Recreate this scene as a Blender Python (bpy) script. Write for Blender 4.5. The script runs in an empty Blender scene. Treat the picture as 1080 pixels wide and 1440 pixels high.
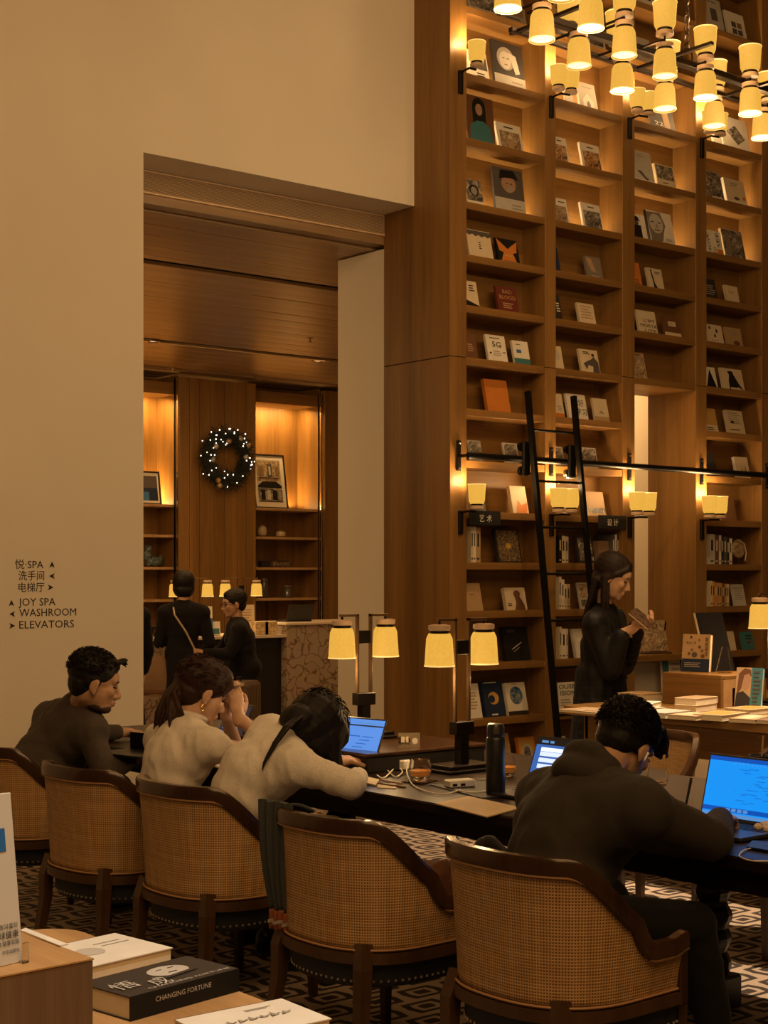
import bpy, bmesh, math, random
from mathutils import Vector, Matrix, noise
PI = math.pi
rnd = random.Random(7)
# ---------------------------------------------------------------- camera, world, lights
F, EYE, HV = 2150.0, 1.58, 809.0
AZ = math.radians(51)
FX, FY = math.cos(AZ), math.sin(AZ)
scn = bpy.context.scene
COL = scn.collection
cam = bpy.data.cameras.new('camera'); cam_o = bpy.data.objects.new('camera', cam); COL.objects.link(cam_o)
cam_o.location = (0, 0, EYE); cam_o.rotation_euler = (PI/2, 0, AZ - PI/2)
cam.sensor_width = 36; cam.lens = 36*F/1440; cam.shift_y = (HV-720)/1440; cam.clip_start = .05; cam.clip_end = 80
scn.camera = cam_o
vs = scn.view_settings
vs.view_transform = 'Standard'; vs.look = 'None'; vs.exposure = 0.85; vs.gamma = 1; vs.use_curve_mapping = False
w = bpy.data.worlds.new('room_air'); scn.world = w; w.use_nodes = True
w.node_tree.nodes['Background'].inputs[0].default_value = (1.0, .56, .25, 1)
w.node_tree.nodes['Background'].inputs[1].default_value = .022

WARM = (1.0, .56, .215)
def area(name, loc, size, power, color=WARM, direction=(0,0,-1), spread=180):
    l = bpy.data.lights.new(name, 'AREA'); l.shape = 'RECTANGLE'; l.size, l.size_y = size
    l.energy = power; l.color = color; l.spread = math.radians(spread)
    o = bpy.data.objects.new(name, l); COL.objects.link(o); o.location = loc
    o.rotation_euler = Vector(direction).to_track_quat('-Z', 'Y').to_euler(); return o
def spot(name, loc, target, power, angle, color=WARM, blend=.6, radius=.05):
    l = bpy.data.lights.new(name, 'SPOT'); l.energy = power; l.color = color; l.spot_size = math.radians(angle)
    l.spot_blend = blend; l.shadow_soft_size = radius
    o = bpy.data.objects.new(name, l); COL.objects.link(o); o.location = loc
    o.rotation_euler = (Vector(target)-Vector(loc)).to_track_quat('-Z', 'Y').to_euler(); return o
def point(name, loc, power, color=WARM, radius=.04):
    l = bpy.data.lights.new(name, 'POINT'); l.energy = power; l.color = color; l.shadow_soft_size = radius
    o = bpy.data.objects.new(name, l); COL.objects.link(o); o.location = loc; return o
# hall lighting from out of view: an added area light, then ceiling spots
area('hall_fill_light', (.6, -.2, 6.2), (6, 4), 162, direction=(.12, .85, -.55))  # unseen broad light added to wash the cream wall evenly
spot('downlight_display_front', (1.4, 1.6, 5.5), (1.35, 2.9, .8), 250, 30, (1, .93, .80))
spot('downlight_floor', (6.6, 3.6, 6.8), (5.9, 4.2, 0), 1500, 34, (1, .72, .46), .5)
spot('downlight_floor_centre', (5.6, 6.0, 6.8), (5.5, 6.3, 0), 620, 26, (1, .72, .46), .5)
spot('downlight_display_rear', (6.2, 3.2, 6.8), (7.0, 5.2, .9), 230, 30, WARM, .8)
spot('downlight_shelves', (6.0, 4.6, 6.9), (8.4, 7.9, .8), 150, 52, WARM, 1)
# far room
area('lobby_ceiling_light', (8.2, 12.2, 3.75), (4, 3), 48, direction=(0, .15, -1))
area('corridor_fill_light', (10.2, 8.95, 3.6), (1.6, .4), 16, direction=(0, .6, -1))  # unseen light added to brighten the wall beyond the doorway
area('lobby_wall_light', (4.2, 11.0, 3.3), (1.5, 1.5), 30, direction=(.75, .5, -.25))

# ---------------------------------------------------------------- photograph geometry helpers (world points at true distance)
def comp(u):
    t = (u-540)/F
    return FX + FY*t, FY - FX*t          # X and Y travelled per metre of depth
def onY(u, v, Y):
    a, b = comp(u); D = Y/b
    return Vector((a*D, Y, EYE - (v-HV)*D/F))
def onX(u, v, X):
    a, b = comp(u); D = X/a
    return Vector((X, b*D, EYE - (v-HV)*D/F))
def onZ(u, v, z):
    a, b = comp(u); D = (EYE-z)*F/(v-HV)
    return Vector((a*D, b*D, z))
def atD(u, v, D):
    a, b = comp(u); return Vector((a*D, b*D, EYE-(v-HV)*D/F))

# ---------------------------------------------------------------- materials
MATS = {}
def newmat(name):
    m = bpy.data.materials.new(name); m.use_nodes = True
    return m, m.node_tree, m.node_tree.nodes['Principled BSDF']
def flat(name, col, rough=.6, metal=0, emit=None, es=0, trans=0, alpha=None, coat=0, spec=None, var=.0):
    if name in MATS: return MATS[name]
    m, nt, b = newmat(name)
    b.inputs['Base Color'].default_value = (*col, 1); b.inputs['Roughness'].default_value = rough
    b.inputs['Metallic'].default_value = metal
    if emit: b.inputs['Emission Color'].default_value = (*emit, 1); b.inputs['Emission Strength'].default_value = es
    if trans: b.inputs['Transmission Weight'].default_value = trans
    if coat: b.inputs['Coat Weight'].default_value = coat; b.inputs['Coat Roughness'].default_value = .15
    if spec is not None: b.inputs['Specular IOR Level'].default_value = spec
    if alpha is not None: b.inputs['Alpha'].default_value = alpha
    # a little procedural unevenness so that no surface is perfectly uniform
    n = nt.nodes.new('ShaderNodeTexNoise'); n.inputs['Scale'].default_value = 14; n.inputs['Detail'].default_value = 3
    tc = nt.nodes.new('ShaderNodeTexCoord'); nt.links.new(tc.outputs['Object'], n.inputs['Vector'])
    mr = nt.nodes.new('ShaderNodeMapRange'); mr.inputs[3].default_value = max(0, rough-.06); mr.inputs[4].default_value = min(1, rough+.06)
    nt.links.new(n.outputs['Fac'], mr.inputs[0]); nt.links.new(mr.outputs[0], b.inputs['Roughness'])
    if var:
        hs = nt.nodes.new('ShaderNodeMapRange'); hs.inputs[3].default_value = 1-var; hs.inputs[4].default_value = 1+var
        nt.links.new(n.outputs['Fac'], hs.inputs[0])
        mx = nt.nodes.new('ShaderNodeMix'); mx.data_type = 'RGBA'; mx.blend_type = 'MULTIPLY'; mx.inputs[0].default_value = 1
        mx.inputs[6].default_value = (*col, 1); nt.links.new(hs.outputs[0], mx.inputs[7]); nt.links.new(mx.outputs[2], b.inputs['Base Color'])
    MATS[name] = m; return m
def ramp(nt, stops):
    r = nt.nodes.new('ShaderNodeValToRGB'); e = r.color_ramp.elements
    while len(e) < len(stops): e.new(.5)
    for i, (p, c) in enumerate(stops): e[i].position = p; e[i].color = (*c, 1)
    return r
def wood(name, c1, c2, axis='z', s=1.0, rough=.45, bump=.12, spec=.35):
    if name in MATS: return MATS[name]
    m, nt, b = newmat(name); N, L = nt.nodes, nt.links
    tc = N.new('ShaderNodeTexCoord'); mp = N.new('ShaderNodeMapping')
    k = {'x': (1.2, 26, 26), 'y': (26, 1.2, 26), 'z': (26, 26, 1.2)}[axis]
    mp.inputs['Scale'].default_value = [q*s for q in k]
    L.new(tc.outputs['Object'], mp.inputs[0])
    n = N.new('ShaderNodeTexNoise'); n.inputs['Scale'].default_value = 1.6; n.inputs['Detail'].default_value = 7; n.inputs['Roughness'].default_value = .65; n.inputs['Distortion'].default_value = .5
    L.new(mp.outputs[0], n.inputs[0])
    n2 = N.new('ShaderNodeTexNoise'); n2.inputs['Scale'].default_value = .22; n2.inputs['Detail'].default_value = 2; L.new(mp.outputs[0], n2.inputs[0])
    mx = N.new('ShaderNodeMath'); mx.operation = 'MULTIPLY_ADD'; mx.inputs[1].default_value = .6; L.new(n2.outputs[0], mx.inputs[0])
    m3 = N.new('ShaderNodeMath'); m3.operation = 'MULTIPLY'; m3.inputs[1].default_value = .4; L.new(n.outputs[0], m3.inputs[0]); L.new(m3.outputs[0], mx.inputs[2])
    r = ramp(nt, [(.34, c1), (.66, c2)]); L.new(mx.outputs[0], r.inputs[0]); L.new(r.outputs[0], b.inputs['Base Color'])
    b.inputs['Roughness'].default_value = rough; b.inputs['Specular IOR Level'].default_value = spec
    bp = N.new('ShaderNodeBump'); bp.inputs['Strength'].default_value = bump; bp.inputs['Distance'].default_value = .004
    L.new(n.outputs[0], bp.inputs['Height']); L.new(bp.outputs[0], b.inputs['Normal'])
    MATS[name] = m; return m
OAK1, OAK2 = (.150, .073, .018), (.300, .158, .045)
oak_z = wood('oak_upright', OAK1, OAK2, 'z'); oak_x = wood('oak_along_x', OAK1, OAK2, 'x'); oak_y = wood('oak_along_y', OAK1, OAK2, 'y')
oak_ceiling = wood('oak_ceiling', (.25, .16, .085), (.47, .325, .185), 'x', rough=.34, spec=.5)
oak_light = wood('oak_pale', (.36, .21, .09), (.56, .35, .16), 'y', rough=.5)
mahog = wood('dark_polished_wood', (.022, .010, .005), (.060, .026, .010), 'z', .6, rough=.2, bump=.03, spec=.45)
mahog_leg = wood('chair_leg_wood', (.040, .020, .009), (.085, .043, .019), 'z', .6, rough=.35, bump=.05)
black_table = wood('dark_table_wood', (.010, .006, .004), (.020, .010, .006), 'y', .7, rough=.36, bump=.05, spec=.15)
iron = flat('dark_bronze_metal', (.018, .012, .008), .38, .7)
black_iron = flat('black_iron', (.008, .007, .006), .42, .5)
brass = flat('aged_brass', (.30, .19, .10), .3, .9)
chrome = flat('polished_metal', (.55, .5, .45), .2, 1)
def plaster(name, col, sc=60, st=.15):
    m, nt, b = newmat(name); N, L = nt.nodes, nt.links
    tc = N.new('ShaderNodeTexCoord'); n = N.new('ShaderNodeTexNoise'); n.inputs['Scale'].default_value = sc; n.inputs['Detail'].default_value = 6
    L.new(tc.outputs['Object'], n.inputs[0])
    n2 = N.new('ShaderNodeTexNoise'); n2.inputs['Scale'].default_value = 1.2; n2.inputs['Detail'].default_value = 4; L.new(tc.outputs['Object'], n2.inputs[0])
    r = ramp(nt, [(.3, tuple(c*.95 for c in col)), (.7, col)]); L.new(n2.outputs[0], r.inputs[0]); L.new(r.outputs[0], b.inputs['Base Color'])
    bp = N.new('ShaderNodeBump'); bp.inputs['Strength'].default_value = st; bp.inputs['Distance'].default_value = .002
    L.new(n.outputs[0], bp.inputs['Height']); L.new(bp.outputs[0], b.inputs['Normal']); b.inputs['Roughness'].default_value = .85
    return m
white_plaster = plaster('cream_plaster', (.78, .72, .62))
def carpet_mat():
    m, nt, b = newmat('patterned_carpet'); N, L = nt.nodes, nt.links
    def M(op, a, c=None, d=None):
        n = N.new('ShaderNodeMath'); n.operation = op
        for i, q in enumerate((a, c, d)):
            if q is None: continue
            if isinstance(q, (int, float)): n.inputs[i].default_value = q
            else: L.new(q, n.inputs[i])
        return n.outputs[0]
    tc = N.new('ShaderNodeTexCoord'); sp = N.new('ShaderNodeSeparateXYZ'); L.new(tc.outputs['Object'], sp.inputs[0])
    x, y = sp.outputs[0], sp.outputs[1]
    cw, ch = .215, .155
    row = M('FLOOR', M('DIVIDE', y, ch))
    off = M('MULTIPLY', M('MODULO', M('ABSOLUTE', row), 2), .5)
    fx = M('SUBTRACT', M('FRACT', M('ADD', M('DIVIDE', x, cw), off)), .5)
    fy = M('SUBTRACT', M('FRACT', M('DIVIDE', y, ch)), .5)
    ax, ay = M('ABSOLUTE', fx), M('ABSOLUTE', fy)
    d = M('MAXIMUM', M('MULTIPLY', ay, 2.0), M('MULTIPLY', M('ADD', ax, M('MULTIPLY', ay, .16)), 1.88))
    band = M('ADD', M('LESS_THAN', d, .30), M('MULTIPLY', M('GREATER_THAN', d, .52), M('LESS_THAN', d, .80)))
    nz = N.new('ShaderNodeTexNoise'); nz.inputs['Scale'].default_value = 160; nz.inputs['Detail'].default_value = 3; L.new(tc.outputs['Object'], nz.inputs[0])
    mx = N.new('ShaderNodeMix'); mx.data_type = 'RGBA'; L.new(band, mx.inputs[0]); mx.inputs[6].default_value = (.60, .46, .33, 1); mx.inputs[7].default_value = (.05, .034, .026, 1)
    m2 = N.new('ShaderNodeMix'); m2.data_type = 'RGBA'; m2.blend_type = 'MULTIPLY'; m2.inputs[0].default_value = .6; L.new(mx.outputs[2], m2.inputs[6]); L.new(nz.outputs[0], m2.inputs[7])
    L.new(m2.outputs[2], b.inputs['Base Color']); b.inputs['Roughness'].default_value = .95
    bp = N.new('ShaderNodeBump'); bp.inputs['Strength'].default_value = .4; bp.inputs['Distance'].default_value = .003; L.new(nz.outputs[0], bp.inputs['Height']); L.new(bp.outputs[0], b.inputs['Normal'])
    return m
carpet = carpet_mat()
def cane_mat():
    m, nt, b = newmat('woven_cane'); N, L = nt.nodes, nt.links
    tc = N.new('ShaderNodeTexCoord'); mp = N.new('ShaderNodeMapping'); L.new(tc.outputs['UV'], mp.inputs[0])
    def wave(direction, scale):
        wv = N.new('ShaderNodeTexWave'); wv.bands_direction = direction; wv.inputs['Scale'].default_value = scale; wv.inputs['Distortion'].default_value = .25; wv.inputs['Detail'].default_value = 0
        L.new(mp.outputs[0], wv.inputs[0]); return wv.outputs[0]
    a, c = wave('X', 36), wave('Y', 36)      # UV in metres: a strand every 9 mm or so
    mn = N.new('ShaderNodeMath'); mn.operation = 'MAXIMUM'; L.new(a, mn.inputs[0]); L.new(c, mn.inputs[1])
    st = N.new('ShaderNodeTexNoise'); st.inputs['Scale'].default_value = 1; st.inputs['Detail'].default_value = 3
    mp2 = N.new('ShaderNodeMapping'); mp2.inputs['Scale'].default_value = (60, 3, 1); L.new(tc.outputs['UV'], mp2.inputs[0]); L.new(mp2.outputs[0], st.inputs[0])
    st2 = N.new('ShaderNodeTexNoise'); st2.inputs['Scale'].default_value = 1; st2.inputs['Detail'].default_value = 3
    mp3 = N.new('ShaderNodeMapping'); mp3.inputs['Scale'].default_value = (3, 60, 1); L.new(tc.outputs['UV'], mp3.inputs[0]); L.new(mp3.outputs[0], st2.inputs[0])
    r = ramp(nt, [(.35, (.11, .058, .020)), (.62, (.56, .345, .145))]); L.new(mn.outputs[0], r.inputs[0])
    ad = N.new('ShaderNodeMath'); ad.operation = 'ADD'; L.new(st.outputs[0], ad.inputs[0]); L.new(st2.outputs[0], ad.inputs[1])
    r2 = ramp(nt, [(.35, (.68, .62, .55)), (.65, (1, 1, 1))]); mh = N.new('ShaderNodeMath'); mh.operation = 'MULTIPLY'; mh.inputs[1].default_value = .5
    L.new(ad.outputs[0], mh.inputs[0]); L.new(mh.outputs[0], r2.inputs[0])
    mx = N.new('ShaderNodeMix'); mx.data_type = 'RGBA'; mx.blend_type = 'MULTIPLY'; mx.inputs[0].default_value = 1; L.new(r.outputs[0], mx.inputs[6]); L.new(r2.outputs[0], mx.inputs[7])
    L.new(mx.outputs[2], b.inputs['Base Color']); b.inputs['Roughness'].default_value = .6
    bp = N.new('ShaderNodeBump'); bp.inputs['Strength'].default_value = .6; bp.inputs['Distance'].default_value = .002; L.new(mn.outputs[0], bp.inputs['Height']); L.new(bp.outputs[0], b.inputs['Normal'])
    return m
cane = cane_mat()
def marble_mat():
    m, nt, b = newmat('veined_marble'); N, L = nt.nodes, nt.links
    tc = N.new('ShaderNodeTexCoord'); n = N.new('ShaderNodeTexNoise'); n.inputs['Scale'].default_value = 5; n.inputs['Detail'].default_value = 7; L.new(tc.outputs['Object'], n.inputs[0])
    mx = N.new('ShaderNodeMix'); mx.data_type = 'RGBA'; mx.inputs[0].default_value = .30; L.new(tc.outputs['Object'], mx.inputs[6]); L.new(n.outputs['Color'], mx.inputs[7])
    v = N.new('ShaderNodeTexVoronoi'); v.feature = 'DISTANCE_TO_EDGE'; v.inputs['Scale'].default_value = 9; L.new(mx.outputs[2], v.inputs[0])
    v2 = N.new('ShaderNodeTexVoronoi'); v2.inputs['Scale'].default_value = 9; L.new(mx.outputs[2], v2.inputs[0])
    r = ramp(nt, [(0, (.13, .07, .04)), (.025, (.26, .17, .11)), (.07, (.44, .34, .26))]); L.new(v.outputs[0], r.inputs[0])
    m2 = N.new('ShaderNodeMix'); m2.data_type = 'RGBA'; m2.blend_type = 'MULTIPLY'; m2.inputs[0].default_value = .35; L.new(r.outputs[0], m2.inputs[6]); L.new(n.outputs['Color'], m2.inputs[7])
    L.new(m2.outputs[2], b.inputs['Base Color']); b.inputs['Roughness'].default_value = .25; return m
marble = marble_mat()
def shade_mat():
    m, nt, b = newmat('lit_linen_shade'); N, L = nt.nodes, nt.links
    tc = N.new('ShaderNodeTexCoord'); sp = N.new('ShaderNodeSeparateXYZ'); L.new(tc.outputs['Generated'], sp.inputs[0])
    n = N.new('ShaderNodeTexNoise'); n.inputs['Scale'].default_value = 90; L.new(tc.outputs['Object'], n.inputs[0])
    r = ramp(nt, [(.4, (1.0, .49, .06)), (.6, (1.0, .55, .08))]); L.new(n.outputs[0], r.inputs[0])
    L.new(r.outputs[0], b.inputs['Emission Color']); b.inputs['Emission Strength'].default_value = .44
    b.inputs['Base Color'].default_value = (.07, .04, .015, 1); b.inputs['Roughness'].default_value = .8; return m
shade = shade_mat()
shade_trim = flat('shade_rim_glow', (.8, .6, .35), .7, emit=(1, .62, .18), es=.5)
bulb = flat('lamp_diffuser', (.9, .8, .6), .5, emit=(1, .82, .48), es=.8)
ceramic = flat('glowing_lamp_cap', (.50, .34, .2), .5, emit=(1, .5, .2), es=.03)  # faint emission stands in for lamplight on the cap

# ---------------------------------------------------------------- mesh builder
class MB:
    def __init__(s): s.v = []; s.f = []; s.m = []; s.uv = {}
    def add(s, vs, fs, mi=0):
        b = len(s.v); s.v += [tuple(p) for p in vs]; s.f += [[b+i for i in f] for f in fs]; s.m += [mi]*len(fs); return s
    def box(s, lo, hi, mi=0, M=None, b=0.0):
        x0, y0, z0 = lo; x1, y1, z1 = hi
        if b and min(x1-x0, y1-y0, z1-z0) > 2.2*b:
            vs = []; 
            for sx in (0, 1):
                for sy in (0, 1):
                    for sz in (0, 1):
                        X = x1 if sx else x0; Y = y1 if sy else y0; Z = z1 if sz else z0
                        dx = -b if sx else b; dy = -b if sy else b; dz = -b if sz else b
                        vs += [(X, Y+dy, Z+dz), (X+dx, Y, Z+dz), (X+dx, Y+dy, Z)]
            def I(a, c, d, k): return (a*4+c*2+d)*3+k
            fs = []
            for k in range(3):
                for a in (0, 1):
                    q = []
                    for (c, d) in ((0, 0), (1, 0), (1, 1), (0, 1)):
                        t = [c, d]; t.insert(k, a); q.append(I(*t, k))
                    fs.append(q)
            for k in range(3):      # edges parallel to axis k join the two other faces
                o = [i for i in range(3) if i != k]
                for a in (0, 1):
                    for c in (0, 1):
                        p = [0, 0, 0]; p[o[0]] = a; p[o[1]] = c
                        p0 = list(p); p0[k] = 0; p1 = list(p); p1[k] = 1
                        fs.append([I(*p0, o[0]), I(*p0, o[1]), I(*p1, o[1]), I(*p1, o[0])])
            for a in (0, 1):
                for c in (0, 1):
                    for d in (0, 1): fs.append([I(a, c, d, 0), I(a, c, d, 1), I(a, c, d, 2)])
        else:
            vs = [(x0,y0,z0),(x1,y0,z0),(x1,y1,z0),(x0,y1,z0),(x0,y0,z1),(x1,y0,z1),(x1,y1,z1),(x0,y1,z1)]
            fs = [(0,3,2,1),(4,5,6,7),(0,1,5,4),(1,2,6,5),(2,3,7,6),(3,0,4,7)]
        if M: vs = [M @ Vector(p) for p in vs]
        return s.add(vs, fs, mi)
    def lathe(s, prof, c=(0,0,0), n=24, mi=0, M=None, cap=True):
        vs = []; fs = []
        for r, z in prof:
            for k in range(n):
                a = 2*PI*k/n; vs.append(Vector((c[0]+r*math.cos(a), c[1]+r*math.sin(a), c[2]+z)))
        for i in range(len(prof)-1):
            for k in range(n): fs.append((i*n+k, i*n+(k+1) % n, (i+1)*n+(k+1) % n, (i+1)*n+k))
        if cap: fs.append(list(range(n))[::-1]); fs.append([(len(prof)-1)*n+k for k in range(n)])
        if M: vs = [M @ p for p in vs]
        return s.add(vs, fs, mi)
    def tube(s, pts, r, n=8, mi=0, cap=True, flat_=1.0, up=None):
        pts = [Vector(p) for p in pts]; rs = r if isinstance(r, (list, tuple)) else [r]*len(pts)
        vs = []; fs = []; prev = Vector(up) if up else None
        for i, p in enumerate(pts):
            t = (pts[min(i+1, len(pts)-1)]-pts[max(i-1, 0)]).normalized()
            ref = prev if prev is not None else (Vector((0,0,1)) if abs(t.z) < .9 else Vector((1,0,0)))
            a = ref - t*ref.dot(t)
            if a.length < 1e-4: a = Vector((1,0,0)) - t*t.x
            a.normalize(); b = t.cross(a); 
            if not up: prev = a
            for k in range(n):
                q = 2*PI*k/n + PI/n
                vs.append(p + (a*math.cos(q)*flat_ + b*math.sin(q))*rs[i])
        for i in range(len(pts)-1):
            for k in range(n): fs.append((i*n+k, i*n+(k+1) % n, (i+1)*n+(k+1) % n, (i+1)*n+k))
        if cap: fs.append(list(range(n))[::-1]); fs.append([(len(pts)-1)*n+k for k in range(n)])
        return s.add(vs, fs, mi)
    def ball(s, c, r, n=10, mi=0, M=None):
        r = (r, r, r) if isinstance(r, (int, float)) else r
        vs = []; fs = []; h = max(4, n//2)
        for i in range(h+1):
            p = PI*i/h
            for k in range(n):
                a = 2*PI*k/n; q = Vector((r[0]*math.sin(p)*math.cos(a), r[1]*math.sin(p)*math.sin(a), r[2]*math.cos(p)))
                vs.append((M @ q if M else q) + Vector(c))
        for i in range(h):
            for k in range(n): fs.append((i*n+k, (i+1)*n+k, (i+1)*n+(k+1) % n, i*n+(k+1) % n))
        return s.add(vs, fs, mi)
    def prism(s, poly, z0, z1, mi=0, M=None):
        n = len(poly); vs = [Vector((x, y, z0)) for x, y in poly] + [Vector((x, y, z1)) for x, y in poly]
        if M: vs = [M @ p for p in vs]
        return s.add(vs, [list(range(n))[::-1], list(range(n, 2*n))]+[(i, (i+1) % n, n+(i+1) % n, n+i) for i in range(n)], mi)
    def build(s, name, mats, parent=None, smooth=False, loc=None, rot=None):
        me = bpy.data.meshes.new(name); me.from_pydata(s.v, [], s.f)
        for m in (mats if isinstance(mats, (list, tuple)) else [mats]): me.materials.append(m)
        me.polygons.foreach_set('material_index', s.m)
        if smooth: me.polygons.foreach_set('use_smooth', [True]*len(me.polygons))
        me.update()
        return obj(name, me, parent, loc, rot, smooth)
def obj(name, me, parent=None, loc=None, rot=None, smooth=False):
    o = bpy.data.objects.new(name, me); COL.objects.link(o)
    if parent: o.parent = parent
    if loc is not None: o.location = loc
    if rot is not None: o.rotation_euler = rot
    if smooth and len(me.polygons) < 30000:
        try: me.set_sharp_from_angle(angle=math.radians(42))
        except Exception: pass
    return o
def tag(o, label=None, cat=None, group=None, kind=None):
    if label: o['label'] = label
    if cat: o['category'] = cat
    if group: o['group'] = group
    if kind: o['kind'] = kind
    return o
def empty(name, loc=(0,0,0), rz=0, rot=None):
    o = bpy.data.objects.new(name, None); o.empty_display_size = .1; COL.objects.link(o); o.location = loc
    o.rotation_euler = rot if rot else (0, 0, rz); return o
KIDS = {}
def copy_tree(o, parent=None):
    c = o.copy(); COL.objects.link(c); c.parent = parent
    for ch in [q for q in bpy.data.objects if q.parent == o]: copy_tree(ch, c)
    return c
def text_mesh(body, size, mat, ext=.0004, align='LEFT', shear=0, spacing=1.0, bold=0):
    cu = bpy.data.curves.new('lettering', 'FONT'); cu.body = body; cu.size = size; cu.extrude = ext; cu.align_x = align; cu.resolution_u = 2
    cu.space_character = spacing; cu.offset = bold; cu.shear = shear
    o = bpy.data.objects.new('lettering', cu); COL.objects.link(o)
    dg = bpy.context.evaluated_depsgraph_get(); me = bpy.data.meshes.new_from_object(o.evaluated_get(dg))
    bpy.data.objects.remove(o); bpy.data.curves.remove(cu); me.materials.clear(); me.materials.append(mat); return me
# ================================================================ THE SETTING
YW, YW2 = 8.25, 8.59           # hall wall, front and back face
XO, XP = 4.774, 6.955          # opening in it, pier side
YB = 7.87                      # front plane of the bookcase
def struct(name, mb, m, parent=None): return tag(mb.build(name, m, parent), kind='structure')
MB().box((-4, -3, -.1), (16, 18, 0)).build('floor', carpet); tag(bpy.data.objects['floor'], kind='structure')
struct('wall_left', MB().box((-4, YW, 0), (XO, YW2, 7.5)).box((XO, YW, 4.185), (XP, YW2, 7.5)), white_plaster)
struct('ceiling', MB().box((-4, -3, 7.5), (16, YW2, 7.6)), white_plaster)
struct('wall_passage', MB().box((XP+.002, YW2+.002, 0), (7.72, 9.14, 3.94)), white_plaster)
struct('wall_corridor', MB().box((7.74, 9.7, 0), (12.6, 9.85, 3.9)), white_plaster)
# wall behind the bookcase with the doorway cut through the third bay
struct('wall_back', MB().box((7.12, 8.13, 0), (8.72, 8.37, 7.5)).box((8.72, 8.13, 3.1), (9.68, 8.37, 7.5)).box((9.68, 8.13, 0), (13.5, 8.37, 7.5)).box((8.72, 8.13, 0), (9.68, 8.37, .93)), white_plaster)
struct('wall_lobby', MB().box((2, 16.02, 0), (14.4, 16.2, 4.3)), wood('oak_lobby', OAK1, OAK2, 'z'))  # same oak tones as the uprights
struct('wall_lobby_right', MB().box((14.2, 9.9, 0), (14.35, 16.0, 4.3)), white_plaster)
# lobby ceiling: boards one by one, with two recessed dark slots
cl = tag(empty('ceiling_lobby', (0, 0, 3.95)), kind='structure')
MB().box((2, YW2+.2, .14), (14.2, 16.0, .24)).build('ceiling_backing', flat('slot_black', (.012, .008, .005), .7), cl)
MB().box((XO, YW2+.004, .02), (14.1, YW2+.12, .235)).build('timber_fascia', oak_ceiling, cl)
y = YW2+.13; slots = [(10.02, 10.17), (13.38, 13.56), (15.12, 15.22)]; me_cache = {}
while y < 15.9:
    y1 = y+.295
    for a, b in slots:
        if y < a < y1+.02: y1 = a
    wdt = round(y1-y, 3)
    if wdt > .05:
        if wdt not in me_cache:
            me_cache[wdt] = MB().box((2.2, .004, 0), (14.1, wdt-.004, .03), b=.003).build('ceiling_board', oak_ceiling, cl); o = me_cache[wdt]
        else:
            o = me_cache[wdt].copy(); COL.objects.link(o)
        o.location = (rnd.uniform(-.03, 0), y, rnd.uniform(0, .004))
    y = y1
    for a, b in slots:
        if abs(y-a) < .002: y = b
vent = empty('air_vent', (XO, YW2+.002, 4.03)); tag(vent, 'long slatted air vent grille under the wide white lintel', 'vent')
sl = MB(); sl.box((0, -.016, 0), (XP-XO-.004, .01, .012)).box((0, 0, .145), (XP-XO-.004, .01, .152))
for k in range(13): sl.box((0, -.016, .016+k*.0101), (XP-XO-.004, -.004, .0195+k*.0101))
tag(sl.build('slats', flat('vent_metal', (.70, .52, .34), .5, .2), vent), kind='stuff')
MB().box((0, .012, 0), (XP-XO-.004, .014, .155)).build('vent_backing', flat('slot_black', (0, 0, 0)), vent)
# ceiling downlights and sprinklers in the lobby
for i, (u, v, lb) in enumerate([(447, 508, 'round lit downlight in the ceiling slot at the right, above the framed street picture'), (215, 480, 'round lit downlight in the ceiling slot beside the left wall edge')]):
    p = onZ(u, v, 3.97) if False else atD(u, v, (3.94-EYE)*F/(HV-v))
    d = tag(empty('downlight', (p.x, p.y, 3.945)), lb, 'downlight', 'lobby downlights')
    MB().lathe([(.075, .0), (.075, -.012), (.055, -.014), (.05, .0)], n=24).build('trim_ring', brass, d, True)
    MB().lathe([(.05, -.002), (.0, -.004)], n=20, cap=False).build('lens', bulb, d)
for u, v, lb in [(436, 478, 'small brass sprinkler head on the second ceiling band near the white wall'), (243, 519, 'small brass sprinkler head near the left niche top')]:
    p = atD(u, v, (3.93-EYE)*F/(HV-v)); s = tag(empty('sprinkler_head', (p.x, p.y, 3.948)), lb, 'sprinkler', 'lobby sprinklers')
    MB().lathe([(.03, 0), (.03, -.006), (.009, -.008), (.007, -.035)], n=14).build('escutcheon', brass, s, True)
    MB().lathe([(.022, -.038), (.022, -.042), (.003, -.046)], n=12).build('deflector', brass, s, True)

# wall lettering
sg = empty('wall_directions', (0, YW-.001, 0)); tag(sg, 'dark bilingual direction lettering with small arrows on the cream wall', 'sign')
ink = flat('sign_ink', (.012, .008, .006), .6)
def wall_text(body, u0, u1, vb, font_h):
    p0, p1 = onY(u0, vb, YW), onY(u1, vb, YW)
    me = text_mesh(body, 1, ink, ext=.0)
    xs = [c.co.x for c in me.vertices]; w0 = max(xs)-min(xs); sx = (p1.x-p0.x)/w0
    for c in me.vertices: c.co = Vector(((c.co.x-min(xs))*sx, 0, c.co.y*font_h))
    o = obj('lettering', me, sg); o.location = (p0.x, -.0006, p0.z)
    so = o.modifiers.new('s', 'SOLIDIFY'); so.thickness = .001
for b_, u0, u1, vb, fh in [('悦·SPA', 21, 61, 799, .062), ('洗手间', 26, 62, 815, .062), ('电梯厅', 26, 62, 831.5, .062), ('JOY SPA', 26, 78, 852, .064), ('WASHROOM', 27, 107, 867, .064), ('ELEVATORS', 27, 104, 884, .064)]:
    wall_text(b_, u0, u1, vb, fh)
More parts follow.
